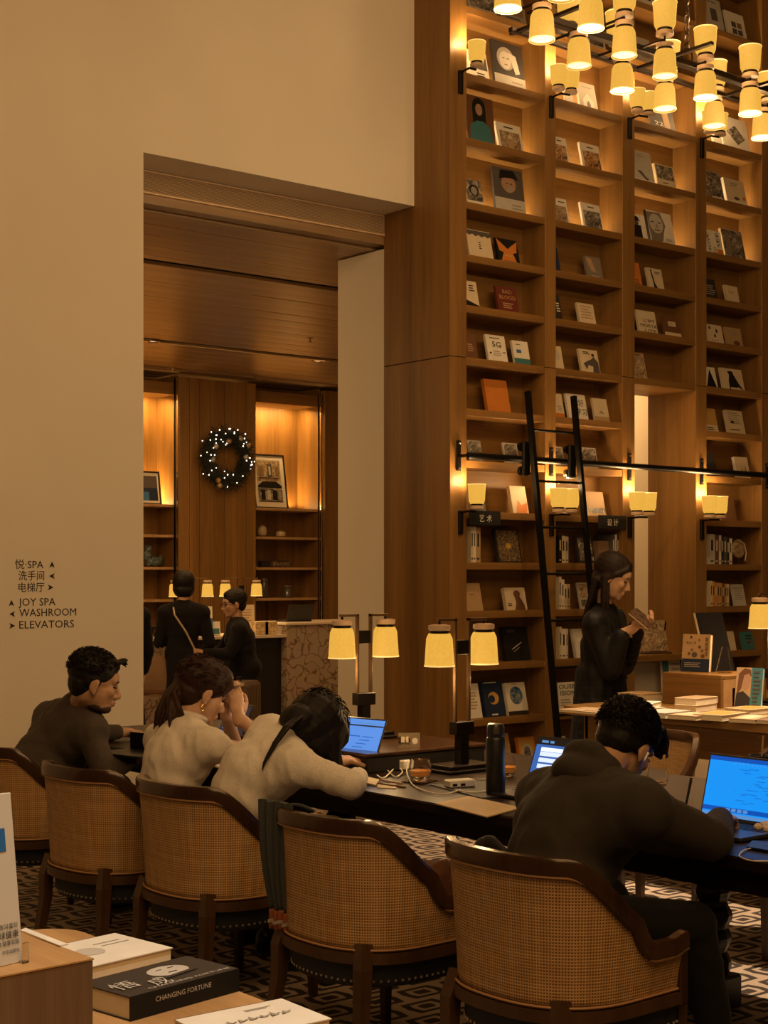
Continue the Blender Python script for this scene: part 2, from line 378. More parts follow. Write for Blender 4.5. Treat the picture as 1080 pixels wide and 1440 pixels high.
for u, v, rot in [(73, 794, 0), (73, 810, 90), (71, 826, -90), (16, 848, 0), (17, 863.5, 90), (17, 880, -90)]:
    p = onY(u, v, YW); s = .018
    MB().prism([(0, s), (-s*.95, -s), (0, -s*.45), (s*.95, -s)], 0, .001).build('arrow', ink, sg, rot=(PI/2, math.radians(-rot), 0), loc=(p.x, -.0006, p.z))

# ================================================================ BOOKCASE
BAYS = [(7.11, 7.875), (7.985, 8.702), (8.838, 9.558), (9.689, 10.40), (10.53, 11.25)]
SH = [5.98, 5.53, 5.064, 4.616, 4.172, 3.807, 3.455, 3.093, 2.738, 2.378, 2.024, 1.669, 1.329, .964, .575, .19]   # index 0 = S-1
def SZ(i): return SH[i+1]
BD = .25
bc = tag(empty('bookcase', (0, YB, 0)), 'towering oak bookcase wall with open shelves beside the white wall', 'bookcase')
MB().box((XP, .0, 0), (7.11, YW2-YB, 3.085), b=.002).build('end_pier', oak_z, bc)
MB().box((XP, .0, 3.09), (7.11, YW2-YB, 7.45), b=.002).build('end_pier', oak_z, bc)
edges = [b[1] for b in BAYS]; nxt = [BAYS[i+1][0] for i in range(4)]+[11.4]
up = None
for i in range(5):
    deep = .5 if i in (1, 2) else BD
    for z0, z1 in ((0, 3.085), (3.09, 7.45)):
        d = deep if z0 == 0 else BD
        MB().box((edges[i], 0, z0), (nxt[i], d, z1), b=.002).build('upright', oak_z, bc)
for i, (x0, x1) in enumerate(BAYS):
    if i == 2:
        MB().box((x0, BD-.012, 3.1), (x1, BD, 7.45)).build('back_panel', oak_x, bc)
    else:
        MB().box((x0, BD-.012, 0), (x1, BD, 7.45)).build('back_panel', oak_x, bc)
    for k, z in enumerate([6.43]+SH):
        if i == 2 and 1.0 < z < 3.0: continue
        dd = .5 if (i == 2 and z in (.964, 3.093)) else BD-.012
        s = MB().box((x0, .004, -.05), (x1, dd, 0), b=.002).build('shelf', oak_x, bc); s.location = (0, 0, z)
    MB().box((x0, .03, 0), (x1, .05, .14)).build('plinth', oak_x, bc)
led = flat('shelf_strip_glow', (1, .8, .5), .5, emit=(1, .78, .42), es=7)
for i in range(5):
    x0, x1 = BAYS[i]
    for z in (5.064, 4.616, 4.172):
        MB().box((x0+.03, BD-.028, z+.001), (x1-.01, BD-.013, z+.007)).build('light_strip', led, bc, loc=(0, 0, 0))
        area('shelf_light', ((x0+x1)/2, YB+BD-.035, z+.012), (x1-x0-.05, .02), 1.25, (1, .66, .30), (0, -.25, 1))

# ---------------------------------------------------------------- books
def cmat(c, rough=.5): 
    k = 'cover_%02x%02x%02x' % tuple(int(min(1, q)*255) for q in c); return flat(k, c, max(rough, .55), var=.12, spec=.22)
PAPER = flat('page_paper', (.66, .58, .44), .8, var=.1)
C = dict(white=(.72, .68, .60), cream=(.62, .52, .37), tan=(.42, .28, .15), grey=(.30, .27, .23), lgrey=(.48, .45, .40), dark=(.035, .028, .024),
         black=(.012, .011, .010), brown=(.14, .065, .03), red=(.13, .03, .02), orange=(.55, .19, .035), navy=(.018, .03, .07), blue=(.05, .16, .40),
         teal=(.05, .17, .19), green=(.05, .09, .05), gold=(.50, .30, .08), skin=(.36, .22, .14), dgrey=(.09, .08, .075), photo=(.2, .17, .14), ink=(.02, .018, .016), mid=(.22, .14, .08))
def noise_art(name, stops, scale, dist=1.5):
    if name in MATS: return MATS[name]
    m, nt, b = newmat(name); N, L = nt.nodes, nt.links
    tc = N.new('ShaderNodeTexCoord'); n = N.new('ShaderNodeTexNoise'); n.inputs['Scale'].default_value = scale; n.inputs['Detail'].default_value = 4; n.inputs['Distortion'].default_value = dist
    L.new(tc.outputs['Object'], n.inputs[0]); r = ramp(nt, stops); L.new(n.outputs[0], r.inputs[0]); L.new(r.outputs[0], b.inputs['Base Color']); b.inputs['Roughness'].default_value = .5
    MATS[name] = m; return m
ART = dict(mono=noise_art('art_mono', [(.35, (.03, .025, .02)), (.55, (.22, .19, .16)), (.7, (.6, .55, .48))], 22),
           autumn=noise_art('art_autumn', [(.35, (.04, .03, .02)), (.5, (.40, .17, .03)), (.62, (.5, .42, .3)), (.75, (.7, .35, .06))], 24),
           sepia=noise_art('art_sepia', [(.3, (.10, .06, .03)), (.5, (.32, .22, .13)), (.7, (.55, .45, .30))], 26),
           bluemix=noise_art('art_blue', [(.35, (.02, .05, .10)), (.5, (.06, .18, .34)), (.62, (.35, .25, .12)), (.75, (.6, .55, .45))], 28),
           ornate=noise_art('art_ornate', [(.4, (.03, .022, .018)), (.52, (.13, .09, .05)), (.6, (.35, .24, .10))], 40, 3))
# cover print: list of shapes in cover units (x and z from 0 to 1)
def print_mesh(spec, wd, h):
    mb = MB(); mats = []; e = .0006
    def mi(c):
        m = ART[c] if c in ART else cmat(C[c])
        if m not in mats: mats.append(m)
        return mats.index(m)
    for k, sp in enumerate(spec):
        t = sp[0]; y0 = -.0004-.0003*k
        X = lambda a: (a-.5)*wd
        if t == 'r': mb.box((X(sp[1]), y0-e, sp[2]*h), (X(sp[3]), y0, sp[4]*h), mi(sp[5]))
        elif t == 'o':
            n = 20; pts = [(X(sp[1])+sp[3]*wd*math.cos(2*PI*j/n), sp[2]*h+sp[4]*h*math.sin(2*PI*j/n)) for j in range(n)]
            mb.prism(pts, 0, e, mi(sp[5]), M=Matrix(((1,0,0,0),(0,0,-1,y0),(0,1,0,0),(0,0,0,1))))
        elif t == 'p':
            mb.prism([(X(a), b*h) for a, b in sp[1]], 0, e, mi(sp[2]), M=Matrix(((1,0,0,0),(0,0,-1,y0),(0,1,0,0),(0,0,0,1))))
        elif t == 'l':   # block of text lines: x0,x1,z_top,n,spacing,colour
            rr = random.Random(len(spec)*31+int(sp[3]*100))
            for j in range(sp[4]):
                zt = sp[3]-j*sp[5]; mb.box((X(sp[1]), y0-e, (zt-sp[5]*.45)*h), (X(sp[1]+(sp[2]-sp[1])*rr.uniform(.7, 1)), y0, zt*h), mi(sp[6]))
    return mb, mats
def face(cx, cz, s, c='skin', hair='black'):
    return [('o', cx, cz+.03*s, .26*s, .22*s, hair), ('o', cx-.02, cz, .17*s, .17*s, c), ('r', cx-.1*s, cz+.03*s, cx-.03*s, cz+.045*s, 'ink'), ('r', cx+.03*s, cz+.03*s, cx+.1*s, cz+.045*s, 'ink'), ('r', cx-.05*s, cz-.09*s, cx+.05*s, cz-.075*s, 'brown')]
def book_at(name, wd, h, t, cover, spec=(), texts=(), spine=None, loc=(0,0,0), tilt=0, rz=0, label='', group=None, rot=None):
    """face-out book: local x along the cover, front cover faces -y, stands on z=0"""
    cm = cmat(C[cover], .45); sm = cmat(C[spine], .45) if spine else cm; b = .0022
    mb = MB(); mb.box((-wd/2, 0, 0), (wd/2, b, h)); mb.box((-wd/2, t-b, 0), (wd/2, t, h)); mb.box((-wd/2-.001, 0, 0), (-wd/2+b, t, h), 1)
    o = mb.build(name, [cm, sm]); o.location = loc
    o.rotation_mode = 'XYZ'; o.rotation_euler = rot if rot else (-math.radians(tilt), 0, math.radians(rz))
    MB().box((-wd/2+b, b, .003), (wd/2-.003, t-b, h-.003)).build('pages', PAPER, o)
    if spec:
        pm, mats = print_mesh(spec, wd, h); pm.build('cover_print', mats, o)
    for (body, x0, x1, z, col, *ex) in texts:
        me = text_mesh(body, 1, cmat(C[col]), ext=0); xs = [c.co.x for c in me.vertices]; s = (x1-x0)*wd/(max(xs)-min(xs)); sz = ex[0]*h if ex else s
        y = -.0028-.0002*len(spec)
        if len(ex) > 1:   # vertical run of lettering
            for c in me.vertices: c.co = Vector(((x0-.5)*wd+(-c.co.y)*sz+sz, y, z*h+(c.co.x-min(xs))*(ex[1]*h)/(max(xs)-min(xs))))
        else:
            for c in me.vertices: c.co = Vector(((x0-.5)*wd+(c.co.x-min(xs))*s, y, z*h+c.co.y*sz))
        lt = obj('title', me, o)
    tag(o, label, 'book', group); return o
def shelf_book(u0, u1, si, h, cover, label, spec=(), texts=(), spine=None, tilt=13, t=.02, dy=.07, name='book', rz=0, clipx=None):
    z = SZ(si); Y = YB+dy
    v = HV-(z-EYE)*F*comp(u0)[1]/Y
    xa, xb = onY(u0, v, Y).x, onY(u1, v, Y).x
    wd = xb-xa
    return book_at(name, wd, h, t, cover, spec, texts, spine, ((xa+xb)/2, Y, z+.0012+t*math.sin(math.radians(tilt))*0), tilt, rz, label, 'books facing out on the big bookcase')
T = 'l'
B = shelf_book
# clip: parts hidden behind an upright continue behind it; such books are drawn at their full width
# --- bay 1
B(661, 700, 0, .24, 'lgrey', 'pale grey book with a dark figure, highest shelf of the first bay, left', [('r', .05, .2, .95, .95, 'mono'), ('r', 0, 0, 1, .14, 'white')])
B(706, 742, 0, .25, 'grey', 'grey book half behind a hanging lamp, highest shelf of the first bay, right', [('r', .1, .3, .9, .9, 'mid'), ('l', .2, .8, .22, 2, .07, 'ink')])
B(661, 690, 1, .24, 'white', 'white book with a small dark doorway picture, second shelf from top of first bay', [('r', .45, .42, .95, .92, 'dgrey'), ('r', .6, .5, .8, .8, 'mid'), ('l', .4, .92, .3, 3, .08, 'ink')], dy=.1)
B(697, 740, 1, .36, 'dark', 'large dark book with a veiled head in profile above a pale title band', face(.42, .62, 1.1, 'lgrey', 'grey')+[('p', [(.5, .8), (.75, .75), (.85, .4), (.7, .36), (.6, .6)], 'lgrey'), ('r', 0, 0, 1, .3, 'lgrey'), ('l', .55, .92, .2, 2, .08, 'grey')], dy=.1, tilt=8)
B(660, 697, 2, .36, 'dgrey', 'tall portrait cover of a long haired person in a blue green robe', [('r', 0, 0, 1, 1, 'brown'), ('o', .45, .8, .24, .17, 'black'), ('r', .2, .45, .7, .82, 'black'), ('p', [(.05, 0), (.1, .4), (.35, .5), (.6, .5), (.85, .4), (.98, 0)], 'teal'), ('o', .45, .73, .13, .12, 'skin'), ('r', .38, .74, .42, .75, 'ink'), ('r', .49, .74, .53, .75, 'ink'), ('o', .2, .2, .05, .03, 'blue')], tilt=6, t=.012, dy=.1)
B(703, 738, 2, .225, 'white', 'white book with an engraving of a standing robed figure, beside the tall portrait cover', [('r', .1, .05, .9, .72, 'sepia'), ('o', .5, .52, .1, .08, 'cream'), ('r', .4, .12, .62, .48, 'tan'), ('l', .3, .75, .88, 1, .1, 'ink')], dy=.09)
B(659, 681, 3, .20, 'white', 'small book patterned black and white with a round dark face', [('r', 0, .2, 1, 1, 'mono'), ('o', .5, .6, .3, .22, 'black'), ('o', .5, .58, .2, .16, 'grey')])
B(698, 740, 3, .34, 'dgrey', 'large grey book with a bearded man in a dark beret', [('r', 0, 0, 1, .34, 'lgrey'), ('o', .5, .66, .24, .19, 'skin'), ('p', [(.2, .75), (.25, .95), (.7, .97), (.85, .78), (.6, .8), (.4, .79)], 'black'), ('r', .42, .66, .48, .68, 'ink'), ('r', .56, .66, .62, .68, 'ink'), ('o', .52, .54, .1, .06, 'grey'), ('l', .55, .95, .22, 2, .07, 'grey')], dy=.09, tilt=8)
B(661, 695, 4, .215, 'cream', 'cream book with a jagged dark torn edge across its top', [('p', [(0, .86), (.12, .8), (.25, .86), (.38, .78), (.5, .85), (.62, .78), (.75, .84), (.88, .78), (1, .84), (1, .98), (0, .98)], 'dgrey'), ('l', .45, .55, .6, 4, .07, 'ink')])
B(702, 732, 4, .19, 'black', 'black book with a bright orange winged figure', [('p', [(.02, .98), (.35, .72), (.5, .6), (.65, .72), (.98, .95), (.9, .5), (.72, .45), (.85, .12), (.15, .12), (.3, .45), (.1, .5)], 'orange'), ('r', .05, 0, .95, .1, 'cream'), ('r', .3, .3, .7, .36, 'gold')])
B(656, 675, 5, .20, 'cream', 'cream book with black diagonal base partly hidden by the first pier', [('p', [(0, 0), (1, 0), (1, .1), (0, .3)], 'black'), ('l', .4, .8, .85, 3, .09, 'ink')])
B(702, 731, 5, .20, 'red', 'dark maroon book titled BAD BLOOD in gold capitals', [('l', .25, .8, .38, 3, .08, 'tan')], [('BAD', .3, .75, .74, 'tan', .2), ('BLOOD', .12, .9, .52, 'gold', .2)])
B(657, 673, 6, .19, 'brown', 'small brown book at the left end of the shelf with the 5G book', [('l', .2, .8, .6, 4, .08, 'tan')])
B(688, 715, 6, .205, 'white', 'white book with large black 5G on its cover', [('l', .3, .75, .42, 3, .07, 'grey'), ('r', .1, .3, .2, .36, 'black'), ('r', .8, .36, .92, .4, 'black'), ('l', .2, .8, .9, 1, .06, 'ink')], [('5G', .28, .74, .56, 'ink', .28)])
B(725, 747, 6, .185, 'white', 'white book with a blue band across its foot', [('r', 0, 0, 1, .28, 'teal'), ('r', .2, .5, .5, .64, 'blue'), ('l', .2, .5, .86, 1, .05, 'ink')])
B(687, 719, 7, .245, 'orange', 'plain bright orange book alone on its shelf', [], t=.03)
B(661, 680, 8, .155, 'grey', 'small landscape photo book just above the ladder rail, first bay left', [('r', .05, .2, .95, .95, 'mono')], t=.014)
B(711, 731, 8, .155, 'lgrey', 'small photo book just above the ladder rail, first bay right', [('r', .08, .25, .92, .95, 'mono')], t=.014)
B(722, 744, 9, .205, 'cream', 'cream book with an orange stain shape, behind the ladder foot of first bay', [('p', [(.2, 0), (.9, 0), (.95, .4), (.6, .3), (.4, .5)], 'orange')], t=.03, spine='tan')
B(668, 684, 9, .19, 'dgrey', 'dark grey book behind the wall lamp beside the left pier', [])
B(702, 735, 10, .25, 'dark', 'large dark ornate book with a gold woven pattern', [('r', .06, .05, .94, .95, 'ornate'), ('o', .5, .5, .12, .09, 'gold')], t=.03, dy=.09)
B(657, 680, 11, .20, 'tan', 'plain beige book at the left end, one shelf below the ornate book', [('l', .3, .7, .6, 1, .05, 'brown')])
B(713, 742, 11, .165, 'cream', 'cream book with the silhouette of a person in profile', [('o', .58, .72, .16, .16, 'brown'), ('p', [(.45, .6), (.7, .6), (.9, .2), (.9, 0), (.4, 0), (.5, .35)], 'brown'), ('l', .1, .35, .3, 2, .08, 'ink')], t=.03)
B(712, 747, 12, .245, 'black', 'shrink wrapped black book with film sheen painted on', [('p', [(.3, .35), (.7, .55), (.72, .53), (.32, .33)], 'lgrey'), ('p', [(.35, .27), (.6, .4), (.61, .38), (.36, .255)], 'grey'), ('l', .2, .5, .92, 2, .05, 'dgrey')], t=.03, dy=.09)  # pale streaks paint the sheen of the plastic wrap into the cover
B(658, 679, 13, .245, 'white', 'white book with small gold lettering, left of the navy moon book', [('l', .3, .8, .75, 6, .09, 'tan')])
B(684, 712, 13, .255, 'navy', 'navy book with a golden moon circle on its cover', [('o', .5, .52, .26, .18, 'gold'), ('o', .4, .5, .16, .11, 'navy'), ('l', .1, .9, .97, 1, .05, 'white'), ('r', .3, .04, .6, .08, 'white')], t=.025)
B(716, 744, 13, .235, 'white', 'white book with a blue globe picture and black foot', [('o', .5, .6, .32, .28, 'bluemix'), ('r', 0, 0, 1, .12, 'dark'), ('l', .35, .65, .96, 1, .05, 'tan')], t=.025)
B(662, 680, 14, .19, 'tan', 'plain tan book under the moon book shelf', [])
B(708, 722, 14, .26, 'tan', 'narrow tan and cream book behind the black bottle', [('r', 0, .55, 1, 1, 'gold'), ('r', .15, .1, .85, .4, 'sepia')])
B(733, 757, 14, .22, 'orange', 'orange book with a grey oval drawing', [('r', .08, .06, .92, .94, 'gold'), ('o', .5, .5, .3, .28, 'lgrey'), ('o', .5, .5, .2, .2, 'mono')], t=.025)
# --- bay 2
B(786, 808, 0, .25, 'lgrey', 'grey book with a tree drawing high in the second bay, left', [('r', .1, .4, .9, .95, 'sepia'), ('l', .2, .8, .2, 1, .06, 'ink')])
B(829, 853, 0, .22, 'white', 'white book with a pencil sketch high in the second bay, right', [('r', .1, .2, .9, .8, 'mono')])
B(797, 808, 1, .2, 'lgrey', 'slim grey book just right of the twin wall lamp', [])
B(817, 842, 1, .225, 'lgrey', 'pale book with a pointed arch building', [('p', [(.2, .05), (.2, .35), (.5, .62), (.8, .35), (.8, .05)], 'white'), ('p', [(.4, .05), (.4, .25), (.5, .36), (.6, .25), (.6, .05)], 'photo'), ('l', .3, .8, .85, 1, .05, 'grey')])
B(779, 802, 2, .215, 'white', 'white book with an autumn picture, partly behind the second upright', [('r', .1, .05, .9, .7, 'autumn'), ('l', .4, .7, .88, 1, .08, 'ink')])
B(821, 848, 2, .22, 'white', 'white book with a glowing autumn tree picture in full view', [('r', .1, .03, .95, .72, 'autumn'), ('l', .35, .7, .88, 1, .08, 'ink')])
B(778, 802, 3, .205, 'white', 'white book with an engraved statue, partly behind the second upright', [('r', .1, .05, .9, .7, 'sepia'), ('l', .5, .9, .88, 1, .08, 'ink')])
B(822, 849, 3, .215, 'white', 'white book with an engraved lion like drawing in full view', [('r', .1, .03, .95, .72, 'mono'), ('l', .35, .7, .88, 1, .08, 'ink')])
B(776, 789, 4, .2, 'navy', 'sliver of a dark blue book behind the second upright', [])
B(827, 849, 4, .18, 'photo', 'dim brown photo book with a slanting pale shape', [('p', [(.05, .95), (.4, .9), (.6, .3), (.3, .35)], 'tan'), ('l', .3, .8, .15, 1, .06, 'lgrey')])
B(776, 792, 5, .2, 'dark', 'sliver of a black book with white marks behind the second upright', [('l', .6, .9, .7, 4, .1, 'white')])
B(816, 839, 5, .17, 'cream', 'cream book crowded with small lettering', [('l', .15, .85, .88, 5, .13, 'tan')])
B(778, 794, 6, .185, 'cream', 'cream book with a faint drawing partly behind the second upright', [('o', .6, .6, .2, .2, 'lgrey')])
B(819, 845, 6, .19, 'cream', 'cream book with a dark running figure', [('o', .72, .78, .08, .06, 'ink'), ('p', [(.35, .5), (.6, .6), (.75, .72), (.95, .5), (.98, 0), (.6, 0), (.65, .3), (.4, .35), (.3, .15), (.15, .4)], 'dgrey'), ('l', .2, .6, .9, 2, .07, 'ink')])
B(778, 795, 7, .19, 'cream', 'cream book with an orange foot behind the second upright', [('r', 0, 0, 1, .2, 'orange'), ('l', .5, .9, .5, 3, .08, 'grey')])
B(801, 828, 7, .2, 'white', 'white book with bold black brush characters behind the ladder', [], [('你好', .3, .85, .55, 'ink', .3), ('学习', .4, .95, .2, 'ink', .3)])
B(838, 858, 7, .185, 'cream', 'tan book with a small sketch, right end of the ladder top shelf', [('r', 0, 0, 1, .22, 'tan'), ('p', [(.3, .35), (.5, .5), (.7, .35)], 'grey')])
B(782, 795, 8, .155, 'lgrey', 'small photo book behind the ladder upright above the rail', [('r', .1, .3, .9, .95, 'mono')], t=.014)
B(819, 842, 8, .165, 'lgrey', 'small photo book with a wide lake view above the rail, second bay', [('r', .05, .35, .95, .95, 'mono'), ('l', .3, .8, .2, 1, .05, 'tan')], t=.014)
B(829, 853, 9, .19, 'tan', 'tan book with a grey mountain band right of the ladder', [('r', 0, .12, 1, .35, 'mono')], t=.03, spine='cream')
B(784, 800, 9, .185, 'tan', 'dim tan book seen between the ladder rungs', [])
B(815, 838, 10, .215, 'dark', 'tilted dark book with white map lines behind the right ladder upright', [('r', .1, .1, .9, .9, 'mono')], t=.025)
B(842, 858, 10, .17, 'mid', 'plain brown box file beside the dark spines', [], tilt=3, t=.05)
B(818, 832, 11, .2, 'lgrey', 'tilted photo book behind the ladder, left of the standing woman', [('r', .05, .4, .95, .95, 'sepia'), ('r', .05, .05, .95, .35, 'mono')], t=.02)
B(868, 880, 11, .17, 'white', 'pale book sliver just right of the standing woman\'s chin', [('r', .2, .2, .8, .9, 'mono')])
B(810, 824, 12, .22, 'white', 'slim white tilted book left of the standing woman\'s sleeve', [])
B(787, 811, 13, .215, 'white', 'white book with three lines and a number 3, standing left', [('l', .1, .8, .42, 3, .09, 'grey')], [('OUSE', .03, .97, .78, 'ink', .22), ('ISION', .1, .98, .56, 'ink', .22), ('3', .78, .92, .12, 'ink', .22)], dy=.04, tilt=5)
B(817, 841, 13, .215, 'white', 'white book beginning HO VIS, beside the dark coat', [('l', .1, .8, .42, 3, .09, 'grey')], [('HOUS', .05, .97, .78, 'ink', .22), ('VISIO', .05, .98, .56, 'ink', .22)], dy=.04, tilt=5)
B(787, 801, 14, .2, 'cream', 'small cream book under the display table end', [('l', .2, .8, .3, 3, .08, 'grey')])
B(811, 826, 14, .2, 'cream', 'cream book with slanted dark strokes low behind the man\'s head', [('p', [(.2, .7), (.3, .7), (.8, .3), (.7, .3)], 'ink'), ('p', [(.4, .8), (.5, .8), (.95, .45), (.85, .45)], 'ink')])
# --- bay 3
B(897, 921, -1, .25, 'white', 'white book with a black wedge high in the third bay', [('p', [(.5, .3), (.6, .7), (.9, .3)], 'ink')])
B(930, 952, -1, .24, 'dgrey', 'dark book high in the third bay behind the chain', [('l', .3, .8, .5, 3, .08, 'grey')])
B(899, 920, 0, .24, 'lgrey', 'grey book behind the middle lamps of the third bay', [('l', .3, .8, .5, 3, .08, 'grey')])
B(917, 951, 1, .33, 'dgrey', 'black book with a beam of light and number 22', [('p', [(.55, .1), (.5, .6), (.75, .6), (.8, .1)], 'tan'), ('l', .2, .5, .9, 1, .05, 'grey')], [('22', .15, .5, .12, 'white', .14)])
B(893, 922, 2, .275, 'lgrey', 'tall grey book with a dark bird like shape on water', [('p', [(.2, .38), (.4, .25), (.6, .12), (.75, .14), (.6, .22), (.4, .38)], 'dgrey'), ('r', 0, 0, 1, .12, 'white'), ('l', .3, .7, .9, 2, .06, 'grey')])
B(926, 952, 2, .205, 'cream', 'book with a grey mountain print and cream foot', [('r', .05, .38, .95, .95, 'mono'), ('l', .3, .7, .25, 1, .08, 'ink')], spine='cream', t=.025)
B(891, 912, 3, .215, 'white', 'white book with a black figure in a bowler hat', [('o', .38, .82, .2, .1, 'black'), ('r', .12, .74, .66, .78, 'black'), ('o', .38, .66, .15, .09, 'dgrey'), ('r', .1, .1, .66, .58, 'black')])
B(916, 951, 3, .275, 'white', 'white book with a large close up face of a man', [('p', [(.05, 0), (.0, .95), (.55, .98), (.7, .6), (.6, .4), (.5, .1)], 'photo'), ('o', .33, .62, .27, .3, 'lgrey'), ('r', .12, .64, .24, .67, 'ink'), ('r', .4, .64, .52, .67, 'ink'), ('r', .22, .4, .44, .43, 'ink'), ('p', [(.3, .6), (.36, .6), (.42, .48), (.28, .48)], 'grey'), ('l', .62, .9, .2, 2, .05, 'grey')], spine='black', t=.025)
B(891, 904, 4, .2, 'orange', 'sliver of an orange book behind the third upright', [('l', .2, .8, .3, 3, .08, 'brown')])
B(914, 935, 4, .18, 'cream', 'cream book with a black vertical brush stroke', [('p', [(.22, .95), (.3, .95), (.42, .3), (.6, .05), (.3, .02), (.32, .3)], 'ink'), ('l', .5, .9, .85, 2, .07, 'ink')])
B(900, 926, 5, .19, 'cream', "cream book reading L'IM MORT LITE in large black letters", [], [("L'IM", .3, .85, .5, 'ink', .2), ('MORTA', .1, .97, .28, 'ink', .2), ('LITE', .3, .9, .06, 'ink', .2)])
B(936, 959, 5, .17, 'brown', 'brown book with a cream label and cream foot band', [('r', .3, .55, .75, .78, 'cream'), ('r', 0, 0, 1, .24, 'cream'), ('l', .4, .65, .68, 1, .05, 'ink')])
B(889, 911, 6, .22, 'tan', 'patterned sand coloured book alone above the doorway', [('r', .05, .05, .95, .95, 'sepia')])
B(934, 959, 13, .34, 'white', 'white book with blue spine reading THING UP AND behind the oak riser', [('r', 0, 0, .35, 1, 'teal'), ('r', .05, .6, .4, .68, 'white')], [('THING', .4, .95, .86, 'ink', .1), ('UPAND', .45, .97, .74, 'ink', .1)], tilt=4)
# --- bay 4
B(995, 1021, -1, .31, 'lgrey', 'tall pale book with a small dark picture at the top right', [('r', .35, .35, .7, .7, 'dgrey'), ('l', .3, .75, .9, 1, .04, 'ink')])
B(1026, 1052, -1, .25, 'white', 'white book with a grid of small dark pictures at the top right', [('r', .25, .2, .5, .4, 'dgrey'), ('r', .55, .2, .8, .4, 'dgrey'), ('r', .25, .45, .5, .65, 'dgrey'), ('r', .55, .45, .8, .65, 'mid')])
B(1027, 1045, 0, .18, 'mid', 'small brown book above the iron beam of the chandelier', [('l', .2, .8, .7, 2, .1, 'tan')])
B(1005, 1017, 1, .22, 'white', 'slim white book right behind the twin lamps of the fourth upright', [])
B(1019, 1057, 1, .30, 'white', 'large white book with a tilted grey patterned square', [('p', [(.2, .55), (.55, .78), (.85, .42), (.55, .2)], 'mono')])
B(995, 1020, 2, .26, 'grey', 'dark plastic wrapped book with a pale base', [('r', .05, .05, .95, .95, 'mono'), ('r', .3, .03, .9, .14, 'white')])
B(1024, 1052, 2, .235, 'cream', 'cream book with a small orange shape and white foot', [('o', .5, .28, .14, .06, 'dgrey'), ('o', .88, .33, .08, .07, 'orange'), ('r', 0, 0, 1, .17, 'white'), ('l', .3, .7, .85, 2, .08, 'grey')], spine='white', t=.03)
B(994, 1019, 3, .215, 'white', 'white book titled HOW TO SEE in sideways letters', [('r', .65, .05, .98, .28, 'orange')], [('HOW', .06, .4, .05, 'ink', .26, .8), ('TO', .36, .6, .05, 'ink', .24, .3), ('SEE', .6, .9, .35, 'ink', .26, .6)])
B(1021, 1050, 3, .26, 'lgrey', 'grey photo book with folded shapes right of the sideways lettering', [('r', .02, .02, .98, .98, 'mono'), ('p', [(.1, .95), (.35, .8), (.4, .3), (.15, .1)], 'photo')], spine='cream', t=.025)
B(991, 1010, 4, .18, 'dark', 'dark book with pale ribs behind the fourth upright', [('l', .2, .9, .7, 5, .1, 'grey')])
B(1023, 1041, 4, .155, 'cream', 'small plain cream book, fourth bay, first shelf without lights', [('l', .25, .75, .7, 2, .1, 'tan')])
B(996, 1019, 5, .165, 'cream', 'cream book dotted with small dark figures', [('r', .2, .75, .3, .9, 'ink'), ('r', .6, .6, .7, .78, 'ink'), ('r', .45, .35, .55, .5, 'ink'), ('l', .25, .75, .2, 1, .06, 'grey')])
B(1024, 1046, 5, .165, 'tan', 'tan book with a red brown circle near its foot', [('o', .6, .2, .2, .12, 'brown'), ('l', .2, .8, .85, 3, .1, 'grey')])
B(990, 1010, 6, .18, 'white', 'white book with half of a black triangle behind the upright', [('p', [(.2, 0), (.6, .9), (.95, 0)], 'black')])
B(1018, 1048, 6, .19, 'cream', 'cream book with a big black bird silhouette', [('o', .45, .8, .12, .09, 'black'), ('p', [(.3, .82), (.36, .9), (.36, .78)], 'black'), ('p', [(.38, .78), (.55, .78), (.75, .35), (.95, .03), (.7, .2), (.65, .05), (.3, .05), (.3, .4)], 'black'), ('r', .35, .03, .7, .15, 'cream')])
B(991, 1011, 7, .2, 'cream', 'cream and orange book with a pale foot behind the fourth upright', [('r', 0, .3, 1, 1, 'gold'), ('l', .2, .8, .2, 2, .08, 'ink')])
B(1026, 1049, 7, .205, 'cream', 'cream book with tight grey text and a dark dot', [('l', .1, .9, .9, 6, .085, 'grey'), ('o', .3, .5, .1, .06, 'ink'), ('l', .1, .9, .2, 1, .08, 'ink')], spine='cream', t=.03)
B(990, 1010, 8, .2, 'dark', 'dark book with a thin white line behind the fourth upright rail bracket', [('r', .05, .4, .1, .9, 'white')])
B(1038, 1056, 8, .185, 'cream', 'cream book with two brown figures above the rail', [('p', [(.3, .1), (.45, .5), (.5, .1)], 'brown'), ('p', [(.6, .1), (.7, .6), (.8, .1)], 'brown')], spine='white', t=.03)
B(1014, 1037, 9, .2, 'brown', 'large brown book with a pale round medal', [('o', .1, .88, .16, .1, 'tan')])
B(1034, 1050, 11, .18, 'lgrey', 'grey leaning book with fine text beside the orange spines', [('l', .1, .9, .85, 7, .09, 'grey')])
B(1046, 1064, 12, .15, 'teal', 'teal book with dark lettering behind the right table lamp', [('l', .3, .8, .8, 2, .16, 'ink'), ('p', [(.3, .45), (.7, .45), (.5, .3)], 'red')])
B(1027, 1036, 12, .16, 'cream', 'thin cream book leaning on the tall dark placard shelf', [])
B(1068, 1079, 13, .16, 'cream', 'cream book near the right picture edge below the lamp', [])
